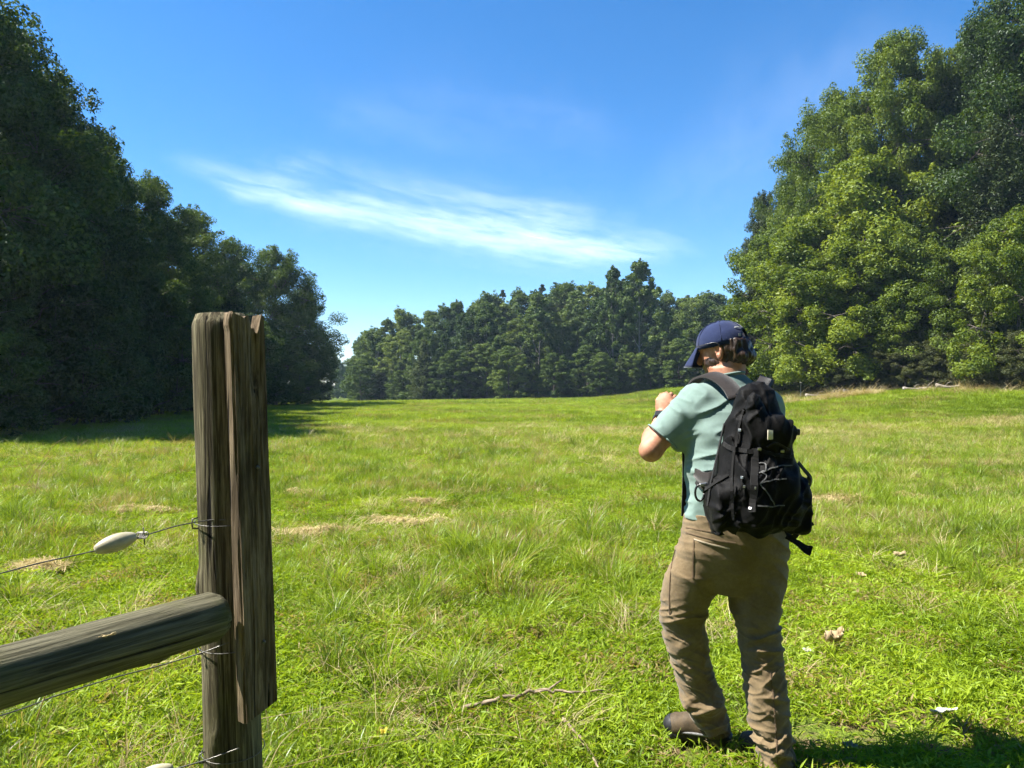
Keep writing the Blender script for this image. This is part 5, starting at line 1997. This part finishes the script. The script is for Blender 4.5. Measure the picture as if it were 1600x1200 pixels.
# ------------------------------------------------------------------ hay, sticks, leaves, stalks
def build_ground_things():
    rng = np.random.default_rng(17)
    dry = PROTO['dry_mat']
    labs = ['large pale heap of dried hay beside the person\'s backpack', 'small spill of hay touching the large hay heap', 'lone tan hay clump in the middle of the green field',
            'tan hay clump just past the fence board', 'thin wisp of hay next to the clump past the fence board', 'far hay clump behind the two hay clumps near the fence',
            'flat hay mat below the fence wire insulator', 'flat hay streak to the far side of the large hay heap', 'tiny hay wisp behind the lone tan clump', 'wide thin hay streak on the rise below the sunlit wood', 'thin hay mat behind the fence wire']
    for (x, y, r, h), lab in zip(HAY, labs):
        h = h * .6
        n = int(900 * (r / .4))
        k = 6
        sub = np.stack([rng.normal(0, r * .55, k), rng.normal(0, r * .30, k)], -1)
        wt = rng.uniform(.3, 1, k)
        ki = rng.choice(k, n, p=wt / wt.sum())
        px = sub[ki, 0] + rng.normal(0, r * .36, n)
        py = sub[ki, 1] + rng.normal(0, r * .27, n)
        rr = np.hypot(px - sub[ki, 0], py - sub[ki, 1])
        pz = h * wt[ki] * np.exp(-(rr / (r * .35)) ** 2) * rng.uniform(.3, 1.2, n) + .01
        hd = rng.normal(0.5, 1.0, n)
        L = rng.uniform(.06, .2, n)
        el = rng.normal(0, .25, n)
        d = np.stack([np.cos(hd) * np.cos(el), np.sin(hd) * np.cos(el), np.sin(el)], -1)
        c = np.stack([px, py, pz], -1)
        s = np.stack([-np.sin(hd), np.cos(hd), np.zeros(n)], -1) * .003
        up = np.array([0, 0, .012])
        v = np.stack([c - d * L[:, None] / 2 - s, c - d * L[:, None] / 2 + s, c + up + s, c + up - s, c + d * L[:, None] / 2], 1).reshape(-1, 3)
        v[:, 2] = np.maximum(v[:, 2], .004)
        b = np.arange(n)[:, None] * 5
        me = mesh_np('hay_clump', v, [b + np.array([[0, 1, 2, 3]]), b + np.array([[3, 2, 4]])])
        o = obj('hay_clump', me, dry, None, (x, y, float(gz(x, y)) + .05))
        tag(o, lab, 'hay', 'hay clumps left on the field')
    # fallen sticks
    stick_m = solid_mat('dead_stick', (0.16, 0.115, 0.075), (0.33, 0.26, 0.18), 30.0, 0.85, 0.5, 90.0, (1, 1, 1))

    def G(px, py, up=.03):
        d = (1.54 - up) * 1209 / (py - 605)
        x = (px - 800) * d / 1209
        return np.array([x, d, float(gz(x, d)) + up])

    def stick(name, pts, r, twigs, label, n=24):
        P = spline(pts, n)
        P[1:-1] += rng.normal(0, .004, (n - 2, 3))
        o = np.array(P[0])
        root = empty(name, tuple(o), label, 'stick')
        mb = MB()
        mb.add(*tube(P, np.linspace(r, r * .35, n) * (1 + .15 * np.sin(np.arange(n) * 1.9)), 7))
        obj('shaft', mb.mesh('shaft'), stick_m, root)
        for t, dv in twigs:
            p = P[int(t * (n - 1))]
            mb = MB()
            mb.add(*tube([p, p + np.array(dv) * .6, p + np.array(dv)], [r * .5, r * .4, r * .2], 5))
            obj('twig', mb.mesh('twig'), stick_m, root)
    stick('fallen_branch', [G(722, 1110, .05), G(780, 1097, .06), G(838, 1083, .075), G(880, 1083, .08), G(944, 1080, .06)], .012, [(.5, (.05, -.03, .02)), (.62, (.07, .05, .03)), (.75, (.05, -.03, .0))], 'long bent dead branch lying on the turf between fence and person')
    stick('fallen_stick', [G(880, 1125, .05), G(905, 1155, .05), G(935, 1200, .045), G(945, 1225, .04)], .007, [(.4, (-.03, .03, .02))], 'short pale straight stick below the long dead branch')
    stick('twig_plant', [G(1503, 1160, .0), G(1506, 1135, .10), G(1510, 1120, .15)], .004, [(.45, (.05, .01, .05)), (.6, (-.03, .02, .06)), (.8, (.03, 0, .05))], 'small bare upright twig at the edge of the shadow on the turf', 12)
    # single dead leaves
    def leaf(px, py, L, wdt, col, label, ang, curl, up=.06):
        p = G(px, py, up)
        m = solid_mat('dead_leaf', [q * .7 for q in col], col, 40.0, 0.8, 0.3, 120.0)
        v, f = [], []
        nu, nw = 14, 6
        for i in range(nu + 1):
            t = i / nu
            w = wdt * math.sin(math.pi * min(t * .96 + .03, 1)) ** .8 * (1 + .35 * math.sin(t * 22))
            for k in range(nw + 1):
                s = k / nw * 2 - 1
                x, y = (t - .5) * L, s * w / 2
                z = curl * (s * s) * wdt * .6 + curl * L * .8 * (t - .4) ** 2 + .006 * math.sin(9 * t + 4 * s)
                v.append((x * math.cos(ang) - y * math.sin(ang), x * math.sin(ang) + y * math.cos(ang), z))
        for i in range(nu):
            for k in range(nw):
                a = i * (nw + 1) + k
                f.append((a, a + 1, a + nw + 2, a + nw + 1))
        o = obj('dead_leaf', mesh_np('dead_leaf', v, f, True), m, None, tuple(p))
        sm = o.modifiers.new('thickness', 'SOLIDIFY')
        sm.thickness = .0012
        tag(o, label, 'leaf')
    leaf(1303, 1003, .13, .085, (0.40, 0.30, 0.17), 'curled tan dead leaf on turf by the person', .4, .9, .07)
    leaf(1474, 1107, .13, .035, (0.62, 0.62, 0.52), 'pale whitish lobed leaf lying flat on turf near the bare twig', .05, .25, .055)
    leaf(1262, 1018, .06, .05, (0.55, 0.56, 0.45), 'small pale leaf scrap just below the curled tan leaf', 1.0, .3, .05)
    leaf(601, 1148, .045, .028, (0.62, 0.50, 0.05), 'small bright yellow leaf on turf near the long branch', 1.2, .6, .07)
    leaf(1405, 872, .12, .09, (0.36, 0.27, 0.15), 'brown dead leaf scrap in short turf beyond the curled leaf', .2, .5, .05)
    leaf(1345, 900, .09, .07, (0.42, 0.32, 0.18), 'small tan leaf scrap in the trodden turf', 2.0, .5, .05)
    leaf(780, 1050, .08, .05, (0.36, 0.27, 0.15), 'brown leaf scrap lying behind the long dead branch', 2.0, .5, .05)
    leaf(1330, 1165, .08, .05, (0.42, 0.31, 0.18), 'tan leaf scrap on the bare soil beside the boots', 2.4, .4, .02)
    # tall pale seed stalks
    stalk_m = PROTO['dry_mat']

    def stalk(pts, r, label, head=True, seed=0):
        P = spline(pts, 22)
        root = empty('seed_stalk', tuple(P[0]), label, 'grass stalk', 'pale seed stalks standing by the fence')
        mb = MB()
        mb.add(*tube(P, np.linspace(r, r * .5, 22), 5))
        obj('stem', mb.mesh('stem'), stalk_m, root)
        if head:
            mb = MB()
            rg = random.Random(seed)
            for i in range(12, 22):
                d = (P[i] - P[i - 1]) / np.linalg.norm(P[i] - P[i - 1])
                for k in range(3):
                    s = np.array([rg.gauss(0, 1), rg.gauss(0, 1), rg.gauss(0, .6)])
                    s /= np.linalg.norm(s)
                    mb.add(*tube([P[i], P[i] + d * .006 + s * .003, P[i] + d * .013 + s * .0045], [.0005, .0011, .0003], 4, False))
            obj('seed_head', mb.mesh('seed_head'), stalk_m, root)
    stalk([W(58, 1125, 1.42), W(75, 1080, 1.38), W(105, 1030, 1.36), W(140, 1000, 1.36), W(172, 992, 1.37)], .0013, 'pale arching seed stalk crossing in front of the fence rail', True, 1)
    stalk([W(185, 1200, 2.4), W(230, 1178, 2.5), W(330, 1140, 2.6), W(430, 1118, 2.7), W(600, 1090, 2.9)], .0016, 'long pale stalk leaning low from the post towards the branch', True, 2)
    stalk([W(410, 1205, 2.5), W(470, 1192, 2.55), W(560, 1170, 2.6), W(690, 1142, 2.8)], .0016, 'low pale stalk lying below the other leaning stalk', True, 3)
    stalk([W(40, 760, 9), W(70, 715, 9), W(85, 695, 9), W(103, 683, 9)], .004, 'pale seed stalk standing against the dark wood edge', True, 4)
    stalk([W(55, 770, 8), W(64, 735, 8), W(72, 722, 8), W(82, 712, 8)], .004, 'shorter seed stalk beside the one against the dark wood', True, 5)
    stalk([W(420, 1200, 2.2), W(440, 1160, 2.3), W(475, 1130, 2.4), W(520, 1118, 2.5)], .0014, 'thin pale stalk bending away from the foot of the post', True, 6)
    # thin posts and brush before the sunlit wood
    post_m = solid_mat('pale_post', (0.42, 0.40, 0.36), (0.55, 0.53, 0.48), 12.0, 0.7, 0.2)
    for px, d, h, lab in ((1251, 50, 1.15, 'pale thin metal post under the bright leaning tree'), (1207, 56, 1.3, 'pale thin metal post behind the person\'s shoulder'), (1414, 46, 1.1, 'pale thin metal post in front of the dark brush'), (1530, 42, 1.1, 'pale thin metal post near the low cedar in the brush line')):
        x = at(px, d)
        mb = MB()
        mb.add(*tube([(0, 0, -.2), (0, 0, h * .5), (.02, 0, h)], [.03, .03, .028], 8))
        mb.add(*box_v((0, -.02, h * .35), (1, 0, 0), (0, 1, 0), (0, 0, 1), .045, .012, .06, .004))
        mb.add(*box_v((0, -.02, h * .75), (1, 0, 0), (0, 1, 0), (0, 0, 1), .04, .012, .04, .004))
        tag(obj('fence_post', mb.mesh('fence_post'), post_m, None, (x, d, float(gz(x, d)))), lab, 'post', 'thin posts along the sunlit wood')
    logs = solid_mat('bleached_log', (0.18, 0.15, 0.12), (0.36, 0.32, 0.27), 5.0, 0.9, 0.5)
    for i, (px, d, L, ang, lab) in enumerate(((1290, 47.5, 2.6, .15, 'bleached fallen log under the bright leaning tree'), (1345, 46.5, 2.0, -.2, 'grey fallen limb lying in front of the dark brush'), (1392, 46, 1.6, .5, 'short bleached limb next to the grey one in the brush'), (1440, 44, 2.2, .1, 'thin fallen limb below the low young tree'), (1490, 43, 1.8, -.35, 'tilted dead limb at the dark hollow'))):
        x = at(px, d)
        mb = MB()
        c, s = math.cos(ang), math.sin(ang)
        P = [np.array([t * L * c, t * L * s, .16 + .22 * abs(t) * (i % 3) + .05 * math.sin(7 * t)]) for t in np.linspace(-.5, .5, 9)]
        mb.add(*tube(P, np.linspace(.11, .05, 9), 7))
        for k in (2, 5, 6):
            mb.add(*tube([P[k], P[k] + np.array([.15, -.1, .25]), P[k] + np.array([.35, -.2, .22 + .04 * k])], [.03, .02, .008], 5))
        tag(obj('fallen_log', mb.mesh('fallen_log'), logs, None, (x, d, float(gz(x, d)) - .05)), lab, 'log', 'fallen limbs along the brush line')


build_ground_things()
